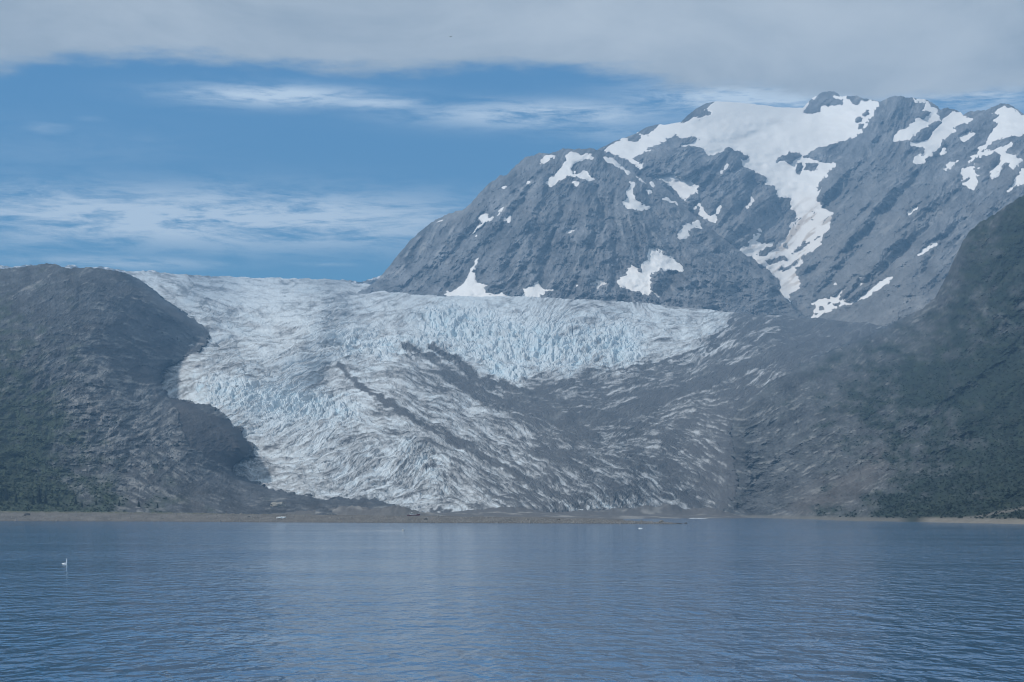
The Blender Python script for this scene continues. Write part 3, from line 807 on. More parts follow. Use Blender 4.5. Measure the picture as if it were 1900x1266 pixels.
# ------------------------------------------------------------------ high snowy mountain on the right
def build_massif():
    top = curve([(1080, 300), (1110, 277), (1120, 272), (1140, 262), (1162, 255), (1180, 248), (1188, 243), (1200, 236), (1218, 231), (1232, 233), (1262, 228), (1275, 215), (1290, 203), (1310, 192), (1325, 189), (1365, 191), (1425, 197),
                 (1440, 200), (1470, 201), (1490, 201), (1500, 190), (1515, 178), (1528, 170), (1540, 169), (1552, 172), (1562, 181), (1575, 177), (1590, 179), (1610, 184), (1634, 189), (1650, 180), (1662, 178), (1675, 180), (1700, 183),
                 (1720, 185), (1735, 194), (1745, 203), (1758, 201), (1770, 202), (1780, 208), (1788, 213), (1797, 209), (1815, 205), (1830, 204), (1845, 197), (1865, 191), (1878, 197), (1892, 206), (1900, 210), (1960, 225), (2020, 250), (2100, 240), (2200, 300)])
    base = curve([(1080, 420), (1200, 480), (1300, 540), (1400, 590), (1480, 605), (1650, 640), (1800, 640), (2020, 560), (2200, 560)])
    Yf = tps([(1080, 300, 8700), (1120, 272, 8900), (1200, 236, 9150), (1320, 190, 9500), (1500, 200, 9700), (1540, 170, 9600), (1640, 182, 8900), (1700, 185, 8800), (1780, 210, 8700), (1870, 192, 8500), (2020, 250, 8100), (2200, 300, 7900), (2200, 560, 5500),
              (1400, 250, 9050), (1500, 260, 8950), (1580, 230, 9150), (1450, 330, 8350), (1250, 250, 8800), (1150, 290, 8600), (1240, 300, 8300), (1470, 450, 7650), (1460, 540, 7100), (1480, 600, 6500), (1330, 340, 8050), (1350, 420, 7600),
              (1250, 340, 8150), (1300, 390, 7800), (1620, 300, 8050), (1600, 350, 7750), (1560, 480, 7050), (1620, 560, 6150), (1560, 590, 6250), (1750, 300, 7900), (1800, 350, 7250), (1900, 350, 6900), (1700, 450, 6650),
              (1700, 520, 6000), (1750, 590, 5300), (1640, 630, 5350), (1400, 590, 6500), (1200, 480, 7500), (1900, 500, 6000), (2020, 560, 5600), (1540, 400, 7650), (1500, 400, 7950)])
    px, py = sheet(1080, 2200, top, base, 1.5)
    nr = px.shape[0]; tt = np.linspace(0, 1, nr)[:, None]
    l1, l2, l3, l4, l5 = (samp(x, px, py) for x in (L1, L2, L3, L4, L5))
    py = py + fbm(px / 14, py * 0 + 8, 4, .6, 81) * 2.4 * sst(tt, .95, 1) * (.25 + .75 * sst(px, 1470, 1520))
    wx, wy = snow_warp(px, py, .9)
    # meltwater rills draw the lower snow out along the slope
    gul = sst(np.hypot((px - 1500) / 130, (py - 460) / 90), 1.2, .5)
    ids = samp_id(ID_MAS, wx + gul * l3 * 2.2, wy + gul * l3 * 1.4)
    ids = ragged(ids, ID_MAS, wx, wy)
    ids = np.where((gul * (l3 + .8 * l2) > 3.1), 0, ids)
    snow = boxblur(boxblur((ids > 0).astype(float), 1), 1)
    rough = crags(px, py, 83) * 1.1 + 26 * l5 + 15 * l4 + 8 * l3 + 4.0 * l2 + 2.2 * l1
    rough = rough + ribs([([(1640, 250), (1560, 345), (1500, 430)], (8, 12), -45), ([(1700, 330), (1620, 420), (1530, 540)], (8, 12), -60), ([(1800, 330), (1720, 420), (1620, 530)], (8, 12), -55), ([(1350, 290), (1300, 360), (1285, 400)], (6, 9), -55),
                          ([(1400, 340), (1370, 400), (1360, 440)], (6, 9), -50), ([(1860, 300), (1780, 400), (1700, 520)], (8, 12), -55), ([(1665, 185), (1640, 240), (1590, 300), (1530, 360)], (9, 14), 60), ([(1660, 340), (1580, 440), (1520, 520)], (9, 12), 50),
                          ([(1760, 330), (1660, 440), (1570, 560)], (9, 12), 50), ([(1320, 300), (1270, 330), (1230, 345)], (8, 10), 45), ([(1390, 320), (1340, 400), (1320, 440)], (7, 9), 45), ([(1830, 330), (1740, 440), (1680, 540)], (9, 12), 50)], px, py, l4)
    Y = Yf(px, py) + 40 * fbm(px / 70, py / 30, 3, .5, 86) * snow * sst(tt, 1, .9) - rough * (1 - .88 * snow) * (.3 + .7 * sst(tt, 1.0, .92))
    V = world_of(px, py, Y)
    col = rock_colour(px, py, l1, l2, l3, l4, 85)
    scree = sst(soft([(1560, 470, 1), (1500, 560, .7), (1420, 540, .6), (1600, 400, .7), (1650, 350, .5), (1350, 450, .6), (1330, 330, 0), (1650, 220, 0), (1650, 480, .6), (1600, 560, .8), (1800, 400, .3), (1450, 200, 0)], 60)(px, py), .2, .9)
    col = mixc(col, (.185, .18, .172), scree * .55)
    Vb = back_rows(V, 7); cb = pad_rows(col, 7)
    o = mesh_np('mountain', Vb.reshape(-1, 3), grid_quads(*Vb.shape[:2]), M_rock, cb.reshape(-1, 3))
    setting(o, 'high snow covered mountain with a broad white snowfield and rocky spurs')
    dirt = sst(fbm(px / 60, py / 35, 3, .5, 91), .3, 1.0) * .1
    dirt = dirt + gul * (.12 + .75 * sst(l3 * .7 + l2 * .7 + l4 * .4, -.1, 1.5))
    snow_parts(V, px, py, ids, o, dirt, lambda k: 'snowfield' if k == 1 else 'snow_patch')
    return V, px, py


MV, MPX, MPY = build_massif()


def build_far_ridges():
    """low far summits over the left shoulder and the far icefield"""
    for top, y0, seed, lab, pal in (
            (curve([(-310, 500), (-200, 492), (-80, 493), (-30, 489), (0, 491), (20, 496), (45, 492), (60, 491), (75, 499), (100, 494), (118, 497), (128, 491), (138, 492), (150, 499), (190, 494), (205, 498), (225, 501), (240, 505), (270, 503), (283, 501), (300, 507), (330, 511)]),
             9800, 201, 'far pale grey ridge peeking over the dark left hill', .25),
            (curve([(560, 525), (600, 521), (640, 519), (670, 524), (688, 517), (702, 513), (720, 508), (760, 520), (800, 540)]), 9700, 205, 'far low grey ridge at the edge of the icefield beside the rounded mountain', .0)):
        xs = top
        a, b = (-310, 330) if seed == 201 else (560, 800)
        px, py = sheet(a, b, top, lambda x: np.full(np.shape(x), 560.0), 1.6)
        nr = px.shape[0]; tt = np.linspace(0, 1, nr)[:, None]
        l1, l2, l3, l4 = (samp(x, px, py) for x in (L1, L2, L3, L4))
        py = py + fbm(px / 9, py * 0 + seed, 3, .6, seed) * 1.6 * tt
        Y = y0 + (560 - py) * 9 - 40 * ridged(px / 30, py / 20, 3, .5, seed) - 20 * l3
        V = world_of(px, py, Y); V = back_rows(V, 4, 60, 30)
        col = rock_colour(px, py, l1, l2, l3, l4, seed, (.22, .22, .22))
        sn = sst(fbm(px / 12, py / 7, 3, .6, seed + 1) + pal, .15, .5)
        col = mixc(col, (.74, .76, .78), sn); col = pad_rows(col, 4)
        o = mesh_np('mountain_ridge', V.reshape(-1, 3), grid_quads(*V.shape[:2]), M_rock, col.reshape(-1, 3))
        setting(o, lab)


build_far_ridges()

# ------------------------------------------------------------------ side hills
# outline of the ice as seen between the hills, used to tuck the hills under the glacier
ICE = np.zeros((RH, RW), np.float32)
fill_poly(ICE, [(232, 480), (250, 514), (282, 534), (310, 558), (345, 580), (375, 604), (390, 622), (384, 638), (362, 655), (335, 668), (303, 690), (300, 715), (316, 736), (350, 745), (395, 752), (425, 775), (432, 790),
                (450, 792), (452, 812), (472, 826), (470, 845), (440, 860), (428, 874), (470, 892), (500, 906), (540, 914), (580, 920), (604, 928), (625, 921), (660, 925), (690, 923), (715, 932), (740, 940), (765, 951), (800, 960),
                (1000, 990), (1300, 990), (1335, 952), (1352, 940), (1368, 915), (1372, 895), (1362, 870), (1360, 830), (1355, 800), (1362, 770), (1380, 748), (1410, 722), (1440, 700), (1480, 680), (1530, 655), (1580, 632), (1640, 607),
                (1700, 560), (1700, 300), (1000, 200), (300, 300)], 1.0)


ICE_WIDE = boxblur(boxblur(ICE.astype(float), 14), 14)


def hill(name, px, py, Y, rough, mask, col, label, nback=6):
    Yi = GL_Y(px, np.clip(py, 506, 960)); Yg = Yi + 70
    w_ = sst(samp(ICE_WIDE, px, py), .03, .42)
    Y = Y * (1 - w_) + np.minimum(Y + 900, Yi - 12) * w_; rough = rough * (1 - .6 * w_)
    k = sst(mask, .35, .75)
    Yh = Y - rough
    Yh = np.where(k > 0, Yh * (1 - k) + np.maximum(Yg, Yh + 5) * k, Yh)
    V = world_of(px, py, Yh)
    Vb = back_rows(V, nback, 45, 22); cb = pad_rows(col, nback)
    Vb = near_foot(Vb, 25, -7); cb = np.concatenate([cb[:1], cb], 0)
    o = mesh_np(name, Vb.reshape(-1, 3), grid_quads(*Vb.shape[:2]), M_hill, cb.reshape(-1, 3))
    setting(o, label)
    return V


VEG = np.array([.015, .026, .018])


def build_left():
    top = curve([(-310, 520), (-200, 498), (-100, 505), (-60, 502), (0, 499), (40, 496), (70, 491), (90, 489), (108, 492), (125, 498), (150, 497), (172, 496), (195, 500), (220, 503), (240, 509), (262, 521), (282, 534), (310, 558), (345, 580), (375, 602), (392, 622),
                 (420, 660), (480, 740), (560, 830), (700, 900), (800, 925)])
    base = curve([(-310, 951), (-100, 951), (200, 952), (400, 955), (600, 957), (800, 960)])
    Yf = tps([(-310, 520, 4300), (-310, 650, 3000), (-310, 850, 2200), (-310, 948, 1990), (-100, 505, 4300), (90, 490, 4100), (200, 500, 4200), (310, 560, 4250), (388, 622, 4400), (300, 690, 3750), (200, 600, 3600), (100, 600, 3400), (0, 600, 3300), (0, 750, 2600), (100, 750, 2750), (200, 750, 2900),
              (300, 780, 3050), (350, 740, 3350), (440, 790, 3150), (470, 830, 3020), (380, 850, 2850), (430, 872, 2950), (300, 870, 2600), (150, 870, 2400), (0, 870, 2200), (-100, 850, 2200), (-100, 948, 1990), (0, 948, 1990), (200, 950, 2030),
              (400, 952, 2150), (500, 905, 2780), (560, 920, 2700), (640, 925, 2600), (750, 946, 2520), (600, 950, 2250), (800, 960, 2350), (-100, 650, 3000), (560, 830, 3200), (700, 900, 2900)], .0005)
    px, py = sheet(-310, 800, top, base, 1.65)
    nr = px.shape[0]; tt = np.linspace(0, 1, nr)[:, None]
    py = py + fbm(px / 12, py * 0 + 2, 4, .6, 101) * 1.6 * sst(tt, .95, 1)
    l1, l2, l3, l4, l5 = (samp(x, px, py) for x in (L1, L2, L3, L4, L5))
    mask = samp(ICE, px + fbm(px / 14, py / 10, 3, .6, 103) * 5, py + fbm(px / 14, py / 10, 3, .6, 104) * 4)
    till = np.zeros((RH, RW), np.float32)
    fill_poly(till, [(300, 715), (330, 740), (440, 785), (475, 830), (435, 870), (400, 860), (345, 830), (335, 790), (318, 745)], 1.0)
    fill_poly(till, [(225, 690), (260, 680), (320, 690), (300, 715), (260, 712)], .9)
    tl = samp(till, px + l4 * 3, py + fbm(px / 20, py / 16, 3, .5, 105) * 6)
    knob = soft([(180, 730, 1), (220, 760, 1), (250, 720, .9), (320, 790, 1), (270, 760, 1), (300, 740, .8), (230, 800, 1), (330, 850, .8), (250, 850, .8), (400, 830, 0), (400, 910, .25), (100, 560, .15), (300, 600, .1), (60, 800, .2), (500, 930, .2), (200, 650, .35)], 40)(px, py)
    rough = (12 * ridged(px / 70, py / 50, 5, .62, 107) + 5 * l5 + (.5 + 1.5 * knob) * l4 + (.6 + 1.2 * knob) * l3 + 1.4 * l2 + 1.2 * l1 + (.25 + .3 * knob) * crags(px, py, 170)) * (1 - .45 * tl)
    fade = sst(py, 952, 900) * (.35 + .65 * sst(px, 700, 450))
    rough = rough * fade * (.3 + .7 * sst(tt, 1, .93)) + 14 * fbm(px / 26, py / 9, 3, .55, 108) * sst(px, 470, 560)
    Y = Yf(px, py)
    base_c = np.array([.070, .076, .083])
    v = .05 * l3 + .10 * l2 + .12 * l1 + .36 * fbm(px / 40, py / 30, 6, .68, 109) + .14 * samp(SPK, px, py) + .10 * samp(SPK2, px, py)
    col = (np.zeros(px.shape + (3,)) + base_c) * np.clip(1 + v, .5, 1.9)[..., None]
    pale = sst(.2 * l3 + .45 * l2 + .4 * l1 + 1.35 * knob + .9 * fbm(px / 26, py / 16, 5, .65, 111), .9, 2.2)
    col = mixc(col, (.23, .232, .23), pale * .85)
    col = mixc(col, (.042, .042, .045), tl * .8)
    vg = soft([(0, 600, .55), (50, 550, .25), (0, 700, .65), (60, 830, .95), (30, 780, .75), (120, 850, .55), (150, 900, .5), (0, 920, 1), (100, 930, 1), (200, 938, .8), (300, 946, .55), (360, 950, .3), (200, 600, .15), (300, 600, .05), (300, 800, .03),
               (200, 750, .15), (400, 900, .03), (550, 940, .05), (250, 900, .2), (100, 650, .35)], 45)(px, py)
    vg = sst(vg + .22 * fbm(px / 30, py / 18, 4, .6, 113) + .06 * l3, .28, .85)
    col = col * (1 - .95 * vg[..., None]) + .95 * vg[..., None] * (np.array([.032, .047, .027]) * np.clip(1 + .35 * fbm(px / 14, py / 8, 5, .65, 119) + .15 * samp(SPK2, px, py), .4, 2)[..., None])
    brown = sst(fbm(px / 50, py / 22, 3, .5, 115), .25, .8) * .35 * (1 - vg)
    col = mixc(col, (.10, .092, .086), brown * .7)
    V = hill('hillside', px, py, Y, rough, mask, col, 'dark grey rocky hillside on the left sloping down to the glacier')
    return V, vg


LV, LVEG = build_left()


def build_right():
    top = curve([(1290, 900), (1330, 850), (1350, 760), (1400, 700), (1480, 672), (1560, 640), (1640, 606), (1680, 588), (1712, 572), (1735, 552), (1748, 530), (1762, 500), (1775, 472), (1788, 445), (1800, 428), (1820, 412), (1845, 398), (1870, 380), (1900, 362),
                 (1950, 340), (2010, 320), (2100, 290), (2200, 275)])
    base = curve([(1290, 960.5), (1340, 960.5), (1400, 961), (1480, 963), (1560, 966), (1660, 968), (1760, 970), (1900, 973), (2010, 976), (2200, 982)])
    wl = lambda x: 30400 / (np.interp(x, [1290, 1340, 1400, 1480, 1560, 1660, 1760, 1900, 2010], [960.5, 960.5, 961, 963, 966, 968, 970, 973, 976]) - 950)
    Yf = tps([(2200, 275, 3450), (2200, 500, 2600), (2200, 750, 1700), (2200, 982, 950), (2010, 320, 3500), (1900, 362, 3550), (1845, 398, 3650), (1800, 428, 3700), (1775, 472, 3720), (1745, 540, 3850), (1700, 578, 4100), (1640, 606, 4500), (1560, 640, 4250), (1480, 675, 4000), (1400, 716, 3700), (1365, 765, 3380), (1355, 800, 3250),
              (1365, 880, 3000), (1335, 945, 2960), (1340, 960, 2900), (1400, 961, 2764), (1480, 963, 2340), (1560, 966, 1900), (1660, 968, 1690), (1760, 970, 1520), (1900, 973, 1322), (2010, 976, 1170),
              (1600, 850, 2500), (1700, 800, 2480), (1800, 700, 2650), (1900, 600, 2800), (1900, 450, 3250), (1900, 800, 2050), (1800, 900, 1830), (1500, 850, 2800), (1500, 750, 3300), (1600, 700, 3300), (1700, 650, 3350), (1780, 550, 3350),
              (1450, 920, 2700), (1560, 930, 2250), (1660, 930, 1950), (1900, 920, 1600), (2010, 700, 2200), (1290, 900, 3050)], .0005)
    px, py = sheet(1290, 2200, top, base, 1.7)
    nr = px.shape[0]; tt = np.linspace(0, 1, nr)[:, None]
    py = py + fbm(px / 12, py * 0 + 5, 4, .6, 121) * 2.2 * sst(tt, .95, 1)
    l1, l2, l3, l4, l5 = (samp(x, px, py) for x in (L1, L2, L3, L4, L5))
    mask = samp(ICE, px + fbm(px / 14, py / 10, 3, .6, 123) * 5, py + fbm(px / 14, py / 10, 3, .6, 124) * 4)
    vg = soft([(1850, 700, 1), (1700, 700, .85), (1900, 450, .95), (1800, 500, .85), (1830, 430, .5), (1765, 490, .2), (1742, 545, .12), (1720, 570, .15), (1780, 560, .6), (1750, 600, .6), (1650, 650, .55), (1550, 680, .3), (1450, 720, .08), (1450, 850, .03), (1500, 900, .08), (1550, 800, .25), (1600, 750, .55), (1650, 850, .42),
               (1600, 900, .12), (1700, 900, .75), (1650, 950, .85), (1560, 962, .5), (1750, 950, 1), (1900, 900, 1), (1700, 850, .5), (1640, 620, .25), (1700, 585, .3), (1400, 780, .05), (1530, 870, .05), (1560, 940, .15), (1640, 880, .15), (1380, 900, .05)], 45)(px, py)
    vg = sst(vg + .30 * fbm(px / 40, py / 26, 6, .66, 125) + .05 * l3 + .06 * l2, .10, .80)
    crag = soft([(1740, 540, 1), (1760, 490, .9), (1720, 560, .8), (1600, 840, .9), (1520, 860, .7), (1540, 700, .5), (1620, 760, .6), (1830, 600, .6), (1850, 590, .6), (1900, 700, .1), (1800, 800, .1), (1450, 900, .2), (1640, 960, .7), (1560, 940, .3), (1420, 760, .5), (1700, 700, .05)], 35)(px, py)
    rough = 18 * ridged(px / 85, py / 65, 5, .6, 127) + 10 * l5 + (.8 + 1.2 * crag) * l4 + (.7 + 1.0 * crag) * l3 + 1.4 * l2 + .9 * l1 + (.1 + .25 * crag) * crags(px, py, 180)
    rough = rough + ribs([([(1900, 470), (1800, 620), (1700, 720), (1600, 800)], (9, 16), -16), ([(1960, 590), (1820, 710), (1680, 820), (1560, 900)], (9, 16), -18), ([(1960, 740), (1800, 850), (1660, 930)], (8, 14), -14),
                          ([(1850, 430), (1780, 540), (1690, 640), (1560, 730)], (8, 14), -18), ([(1600, 690), (1500, 770), (1420, 850)], (7, 12), -14), ([(1960, 660), (1800, 780), (1680, 870)], (10, 16), 14), ([(1900, 540), (1780, 660), (1640, 760)], (10, 16), 16)], px, py, l4)
    bumps = fbm(px / 5, py / 4, 2, .6, 129) * 2.6 * vg
    fade = sst(py, 972, 935)
    rough = (rough * (.3 + .7 * sst(tt, 1, .93)) + bumps) * fade
    Y = Yf(px, py)
    v = .06 * l3 + .10 * l2 + .12 * l1 + .34 * fbm(px / 40, py / 30, 6, .68, 131) + .14 * samp(SPK, px, py) + .10 * samp(SPK2, px, py)
    col = (np.zeros(px.shape + (3,)) + np.array([.076, .082, .086])) * np.clip(1 + v, .5, 1.9)[..., None]
    pale = sst(.3 * l3 + .6 * l2 + .6 * l1 + .8 * fbm(px / 26, py / 16, 5, .65, 133) + .4 * crag, .9, 2.1)
    col = mixc(col, (.24, .242, .24), pale * .85)
    red = np.zeros((RH, RW), np.float32)
    band(red, [(1640, 850), (1600, 885), (1540, 915), (1490, 945)], 26, 1.0)
    col = mixc(col, (.11, .095, .086), np.clip(samp(red, px + l4 * 6, py + l4 * 3) * .45 * (1 - vg), 0, 1))
    vegc = mixc(np.zeros(px.shape + (3,)) + VEG, (.010, .019, .014), sst(fbm(px / 16, py / 9, 4, .6, 135) + .3 * l3, -.1, .6))
    vegc = vegc * np.clip(1 + .30 * fbm(px / 12, py / 8, 5, .66, 139) + .16 * samp(SPK2, px, py) + .1 * samp(SPK, px, py), .35, 2)[..., None]
    vegc = mixc(vegc, (.026, .038, .021), sst(fbm(px / 40, py / 18, 3, .6, 137), .2, .7) * .7)
    col = col * (1 - vg[..., None]) + vegc * vg[..., None]
    z = HCAM + (YH - py) / F * Y
    sand = sst(z, 5.0, 2.0) * sst(px, 1690, 1730)
    col = mixc(col, (.18, .168, .145), sand)
    path = np.zeros((RH, RW), np.float32)
    band(path, [(1770, 966), (1830, 957), (1900, 943), (1980, 925)], 3.0, 1.0)
    col = mixc(col, (.14, .132, .118), np.clip(samp(path, px, py + l4 * 1.5) * .9, 0, 1))
    shore = sst(z, 5.0, 1.5) * sst(px, 1700, 1660)
    col = mixc(col, (.15, .145, .13), shore * .8)
    V = hill('hillside', px, py, Y, rough, mask, col, 'steep green scrub covered hillside on the right falling to the water')
    return V, vg, px, py


RV, RVEG, RPX, RPY = build_right()


# ------------------------------------------------------------------ gravel spit and outwash flat
def wl_px(px):
    return np.interp(px, [-200, 0, 300, 500, 900, 1200, 1275, 1300], [966.5, 967, 968, 969.5, 971, 972.3, 973, 973])


def shore_z(px, Y):
    Yw = 30400 / (wl_px(px) - 950) + 6 * pn(px / 40, Y * 0 + .3, 141) + 3 * pn(px / 11, Y * 0 + .3, 142)
    crest = np.interp(px, [-200, 0, 300, 500, 760, 1000, 1100, 1200, 1262, 1290], [9.2, 8.6, 7.4, 5.8, 4.6, 3.6, 2.6, 1.3, .45, -1.2])
    width = np.interp(px, [-200, 300, 760, 1000, 1200, 1290], [190, 190, 170, 140, 70, 30])
    u = (Y - Yw) / width
    z = np.where(u < 0, u * 6, crest * (1 - (1 - np.clip(u, 0, 1)) ** 1.6))
    flat_ = np.interp(px, [-200, 600, 1000, 1100, 1180, 1300], [5, 3.2, 2.4, 1.4, -.6, -2.5])
    far = np.interp(px, [-200, 600, 1000, 1200, 1330, 1500], [8, 7.5, 6.0, 3.5, 2.5, -4])
    k = sst(u, 1.0, 2.1)
    k2 = sst(Y, 2300, 2760)
    z = z * (1 - k) + (flat_ * (1 - k2) + far * k2) * k
    for mx, mY, h, sx, sy in ((1240, 2820, 15, 26, 45), (1200, 2790, 11, 22, 40), (1150, 2760, 9, 40, 60), (1290, 2860, 8, 40, 50), (1080, 2700, 5, 40, 60), (960, 2660, 6.5, 50, 50), (900, 2640, 5, 60, 60),
                              (1330, 2840, 7, 34, 60), (880, 2450, 2.5, 120, 80), (1020, 2500, 2.2, 90, 60), (700, 2300, 7, 55, 70), (640, 2330, 8, 45, 70), (740, 2270, 8, 30, 50), (790, 2300, 4, 30, 50), (560, 2330, 5, 60, 80)):
        z = z + h * np.exp(-((px - mx) / sx) ** 2 - ((Y - mY) / sy) ** 2) * (1 + .25 * pn(px / 9, Y / 14, 145))
    z = z + sst(z, .2, 2.5) * (.35 * fbm(px / 10, Y / 18, 3, .6, 147) + .5 * fbm(px / 40, Y / 60, 2, .5, 148))
    return np.maximum(z, -5)


def build_shore():
    cols = np.arange(-310, 1400, 2.3)
    ys = np.concatenate([np.linspace(1350, 1460, 14, endpoint=False), np.linspace(1460, 2080, 90, endpoint=False), np.linspace(2080, 3100, 70)])
    px, Y = np.meshgrid(cols, ys)
    z = shore_z(px, Y)
    V = np.stack([(px - 950) / F * Y, Y, z], -1)
    v = .25 * fbm(px / 30, Y / 50, 4, .6, 151) + .2 * fbm(px / 5, Y / 9, 2, .6, 152)
    col = (np.zeros(px.shape + (3,)) + np.array([.122, .117, .110])) * np.clip(1 + v, .5, 1.6)[..., None]
    wet = sst(z, 1.1, .25)
    col = mixc(col, (.085, .078, .070), wet * .75)
    far = sst(Y, 2150, 2350)
    col = mixc(col, (.105, .103, .103), far * .9)
    pale = sst(fbm(px / 60, Y / 90, 3, .5, 154) + .4 * sst(px, 840, 950) * sst(Y, 2350, 2450) * sst(Y, 2620, 2540), .35, .75) * far
    col = mixc(col, (.30, .295, .285), pale * .7)
    grass = sst(z, np.interp(px, [-100, 100, 300, 400, 700], [6.6, 6.4, 5.9, 5.4, 4.6]), np.interp(px, [-100, 100, 300, 400, 700], [8.2, 7.9, 7.0, 6.2, 5.2])) * sst(px, 700, 250) * (1 - far)
    grass = np.clip(grass * sst(fbm(px / 14, Y / 20, 3, .6, 155), -.5, .1), 0, 1)
    col = mixc(col, (.072, .078, .034), grass * .8)
    o = mesh_np('beach', V.reshape(-1, 3), grid_quads(*px.shape), M_gravel, col.reshape(-1, 3))
    setting(o, 'long low gravel spit and outwash flat between the water and the ice')


build_shore()


# ------------------------------------------------------------------ small things
def link(name, me, mat, parent=None):
    me.materials.append(mat)
    o = bpy.data.objects.new(name, me); C.objects.link(o)
    if parent: o.parent = parent
    return o


def thing(name, label, cat, loc=(0, 0, 0), rz=0, group=None):
    o = bpy.data.objects.new(name, None); C.objects.link(o)
    o.location = loc; o.rotation_euler = (0, 0, rz); o['label'] = label; o['category'] = cat
    if group: o['group'] = group
    return o


def tag(o, label, cat, group=None):
    o['label'] = label; o['category'] = cat
    if group: o['group'] = group
    return o


def pyd(name, verts, faces, smooth=False):
    me = bpy.data.meshes.new(name); me.from_pydata([tuple(v) for v in verts], [], faces); me.update()
    if smooth:
        me.polygons.foreach_set('use_smooth', [True] * len(me.polygons))
    return me


def boulder_mesh(name, sx, sy, sz, seed, sub=2, rough=.25, flat=.25):
    bm = bmesh.new(); bmesh.ops.create_icosphere(bm, subdivisions=sub, radius=1)
    rg = random.Random(seed); off = Vector((rg.random() * 9, rg.random() * 9, rg.random() * 9))
    from mathutils import noise as mn
    for v in bm.verts:
        n = mn.noise(v.co * 1.1 + off) * rough + mn.noise(v.co * 2.7 + off) * rough * .6
        c = v.co * (1 + n)
        c.z = max(c.z, -flat)
        v.co = Vector((c.x * sx, c.y * sy, (c.z + flat) * sz))
    me = bpy.data.meshes.new(name); bm.to_mesh(me); bm.free()
    return me


def at_shore(px, Y):
    return Vector(((px - 950) / F * Y, Y, float(shore_z(np.array([px * 1.0]), np.array([Y * 1.0]))[0])))


def tube(path, radii, seg=6):
    verts = []; faces = []
    for i, (p, r) in enumerate(zip(path, radii)):
        p = Vector(p)
        d = (Vector(path[min(i + 1, len(path) - 1)]) - Vector(path[max(i - 1, 0)])).normalized()
        a = d.orthogonal().normalized(); b = d.cross(a)
        for k in range(seg):
            t = 2 * math.pi * k / seg
            verts.append(p + (a * math.cos(t) + b * math.sin(t)) * r)
    for i in range(len(path) - 1):
        for k in range(seg):
            k2 = (k + 1) % seg
            faces.append((i * seg + k, i * seg + k2, (i + 1) * seg + k2, (i + 1) * seg + k))
    faces.append(tuple(range(seg - 1, -1, -1))); n = (len(path) - 1) * seg
    faces.append(tuple(range(n, n + seg)))
    return verts, faces


def join(parts):
    V, Fc = [], []
    for v, f in parts:
        o = len(V); V += list(v); Fc += [tuple(i + o for i in q) for q in f]
    return V, Fc


def boxm(cx, cy, cz, sx, sy, sz, top=1.0):
    v = [(cx + a * sx / 2 * (top if c > 0 else 1), cy + b * sy / 2 * (top if c > 0 else 1), cz + c * sz / 2) for c in (-1, 1) for b in (-1, 1) for a in (-1, 1)]
    f = [(0, 2, 3, 1), (4, 5, 7, 6), (0, 1, 5, 4), (1, 3, 7, 5), (3, 2, 6, 7), (2, 0, 4, 6)]
    return v, f


M_ice_small = plain('floating_ice', (.80, .85, .88), .35, 1.5, .12, .5)
M_pale_rock = plain('pale_rock', (.30, .29, .26), .9, .3, .35)
M_dark_rock = plain('dark_rock', (.085, .083, .08), .9, .5, .4)
M_rock_mid = plain('grey_rock', (.17, .165, .155), .9, .5, .4)
M_bark = plain('bark', (.08, .062, .05), .9, 3, .3)
M_spruce = plain('spruce_needles', (.013, .022, .015), .9, .4, .35)
M_thicket = plain('thicket_leaves', (.036, .052, .028), .9, .05, .45)
M_scrub = plain('alder_leaves', (.014, .025, .016), .9, .05, .45)
M_white = plain('white_paint', (.78, .78, .76), .5, .6, .08)
M_red = plain('oxide_red_paint', (.16, .045, .04), .6, .8, .25)
M_dkgl = plain('cabin_glass', (.02, .025, .03), .15, 1, .1, .6)
M_dkbird = plain('dark_feathers', (.03, .03, .032), .8, 8, .2)
M_whbird = plain('white_feathers', (.75, .75, .74), .8, 8, .1)
M_foam = plain('foam', (.85, .88, .9), .8, 2, .1)
M_fall = plain('meltwater', (.72, .76, .80), .6, .1, .2)


# spruces at the foot of the left hill
def spruce(seed, h, r, label, loc):
    rg = random.Random(seed)
    t = thing('spruce_tree', label, 'tree', loc, 0, 'spruce trees at the foot of the left hill')
    v, f = tube([(0, 0, -.4), (.05, 0, h * .5), (0, 0, h)], [h * .022, h * .014, .03])
    link('trunk', pyd('trunk', v, f), M_bark, t)
    V, Fc = [], []
    z = h * .06
    while z < h * .985:
        k = 1 - z / h
        rad = r * (k ** .85) * rg.uniform(.72, 1.12) + .12
        nb = max(5, int(11 * k + 4)); a0 = rg.random() * 6.3
        for i in range(nb):
            if rg.random() < .10: continue
            a = a0 + 6.283 * i / nb + rg.uniform(-.2, .2); l = rad * rg.uniform(.65, 1.1)
            ca, sa = math.cos(a), math.sin(a); w = l * .32
            droop = -l * rg.uniform(.18, .5)
            base = Vector((0, 0, z)); tip = Vector((ca * l, sa * l, z + droop)); mid = Vector((ca * l * .55, sa * l * .55, z + droop * .35))
            side = Vector((-sa, ca, 0)) * w
            o = len(V)
            V += [base, mid + side - Vector((0, 0, w * .5)), tip, mid - side - Vector((0, 0, w * .5)), mid + Vector((0, 0, w * .25))]
            Fc += [(o, o + 1, o + 4), (o + 1, o + 2, o + 4), (o + 2, o + 3, o + 4), (o + 3, o, o + 4)]
        z += h * .032 * (0.5 + k * .8)
    link('crown', pyd('crown', V, Fc), M_spruce, t)


def hill_point(V, px, py):
    """nearest point of a hill mesh to a bearing in the view"""
    Q = V.reshape(-1, 3)
    qx = Q[:, 0] / Q[:, 1] * F + 950; qy = YH - (Q[:, 2] - HCAM) / Q[:, 1] * F
    i = int(np.argmin((qx - px) ** 2 + (qy - py) ** 2))
    return Vector(Q[i])


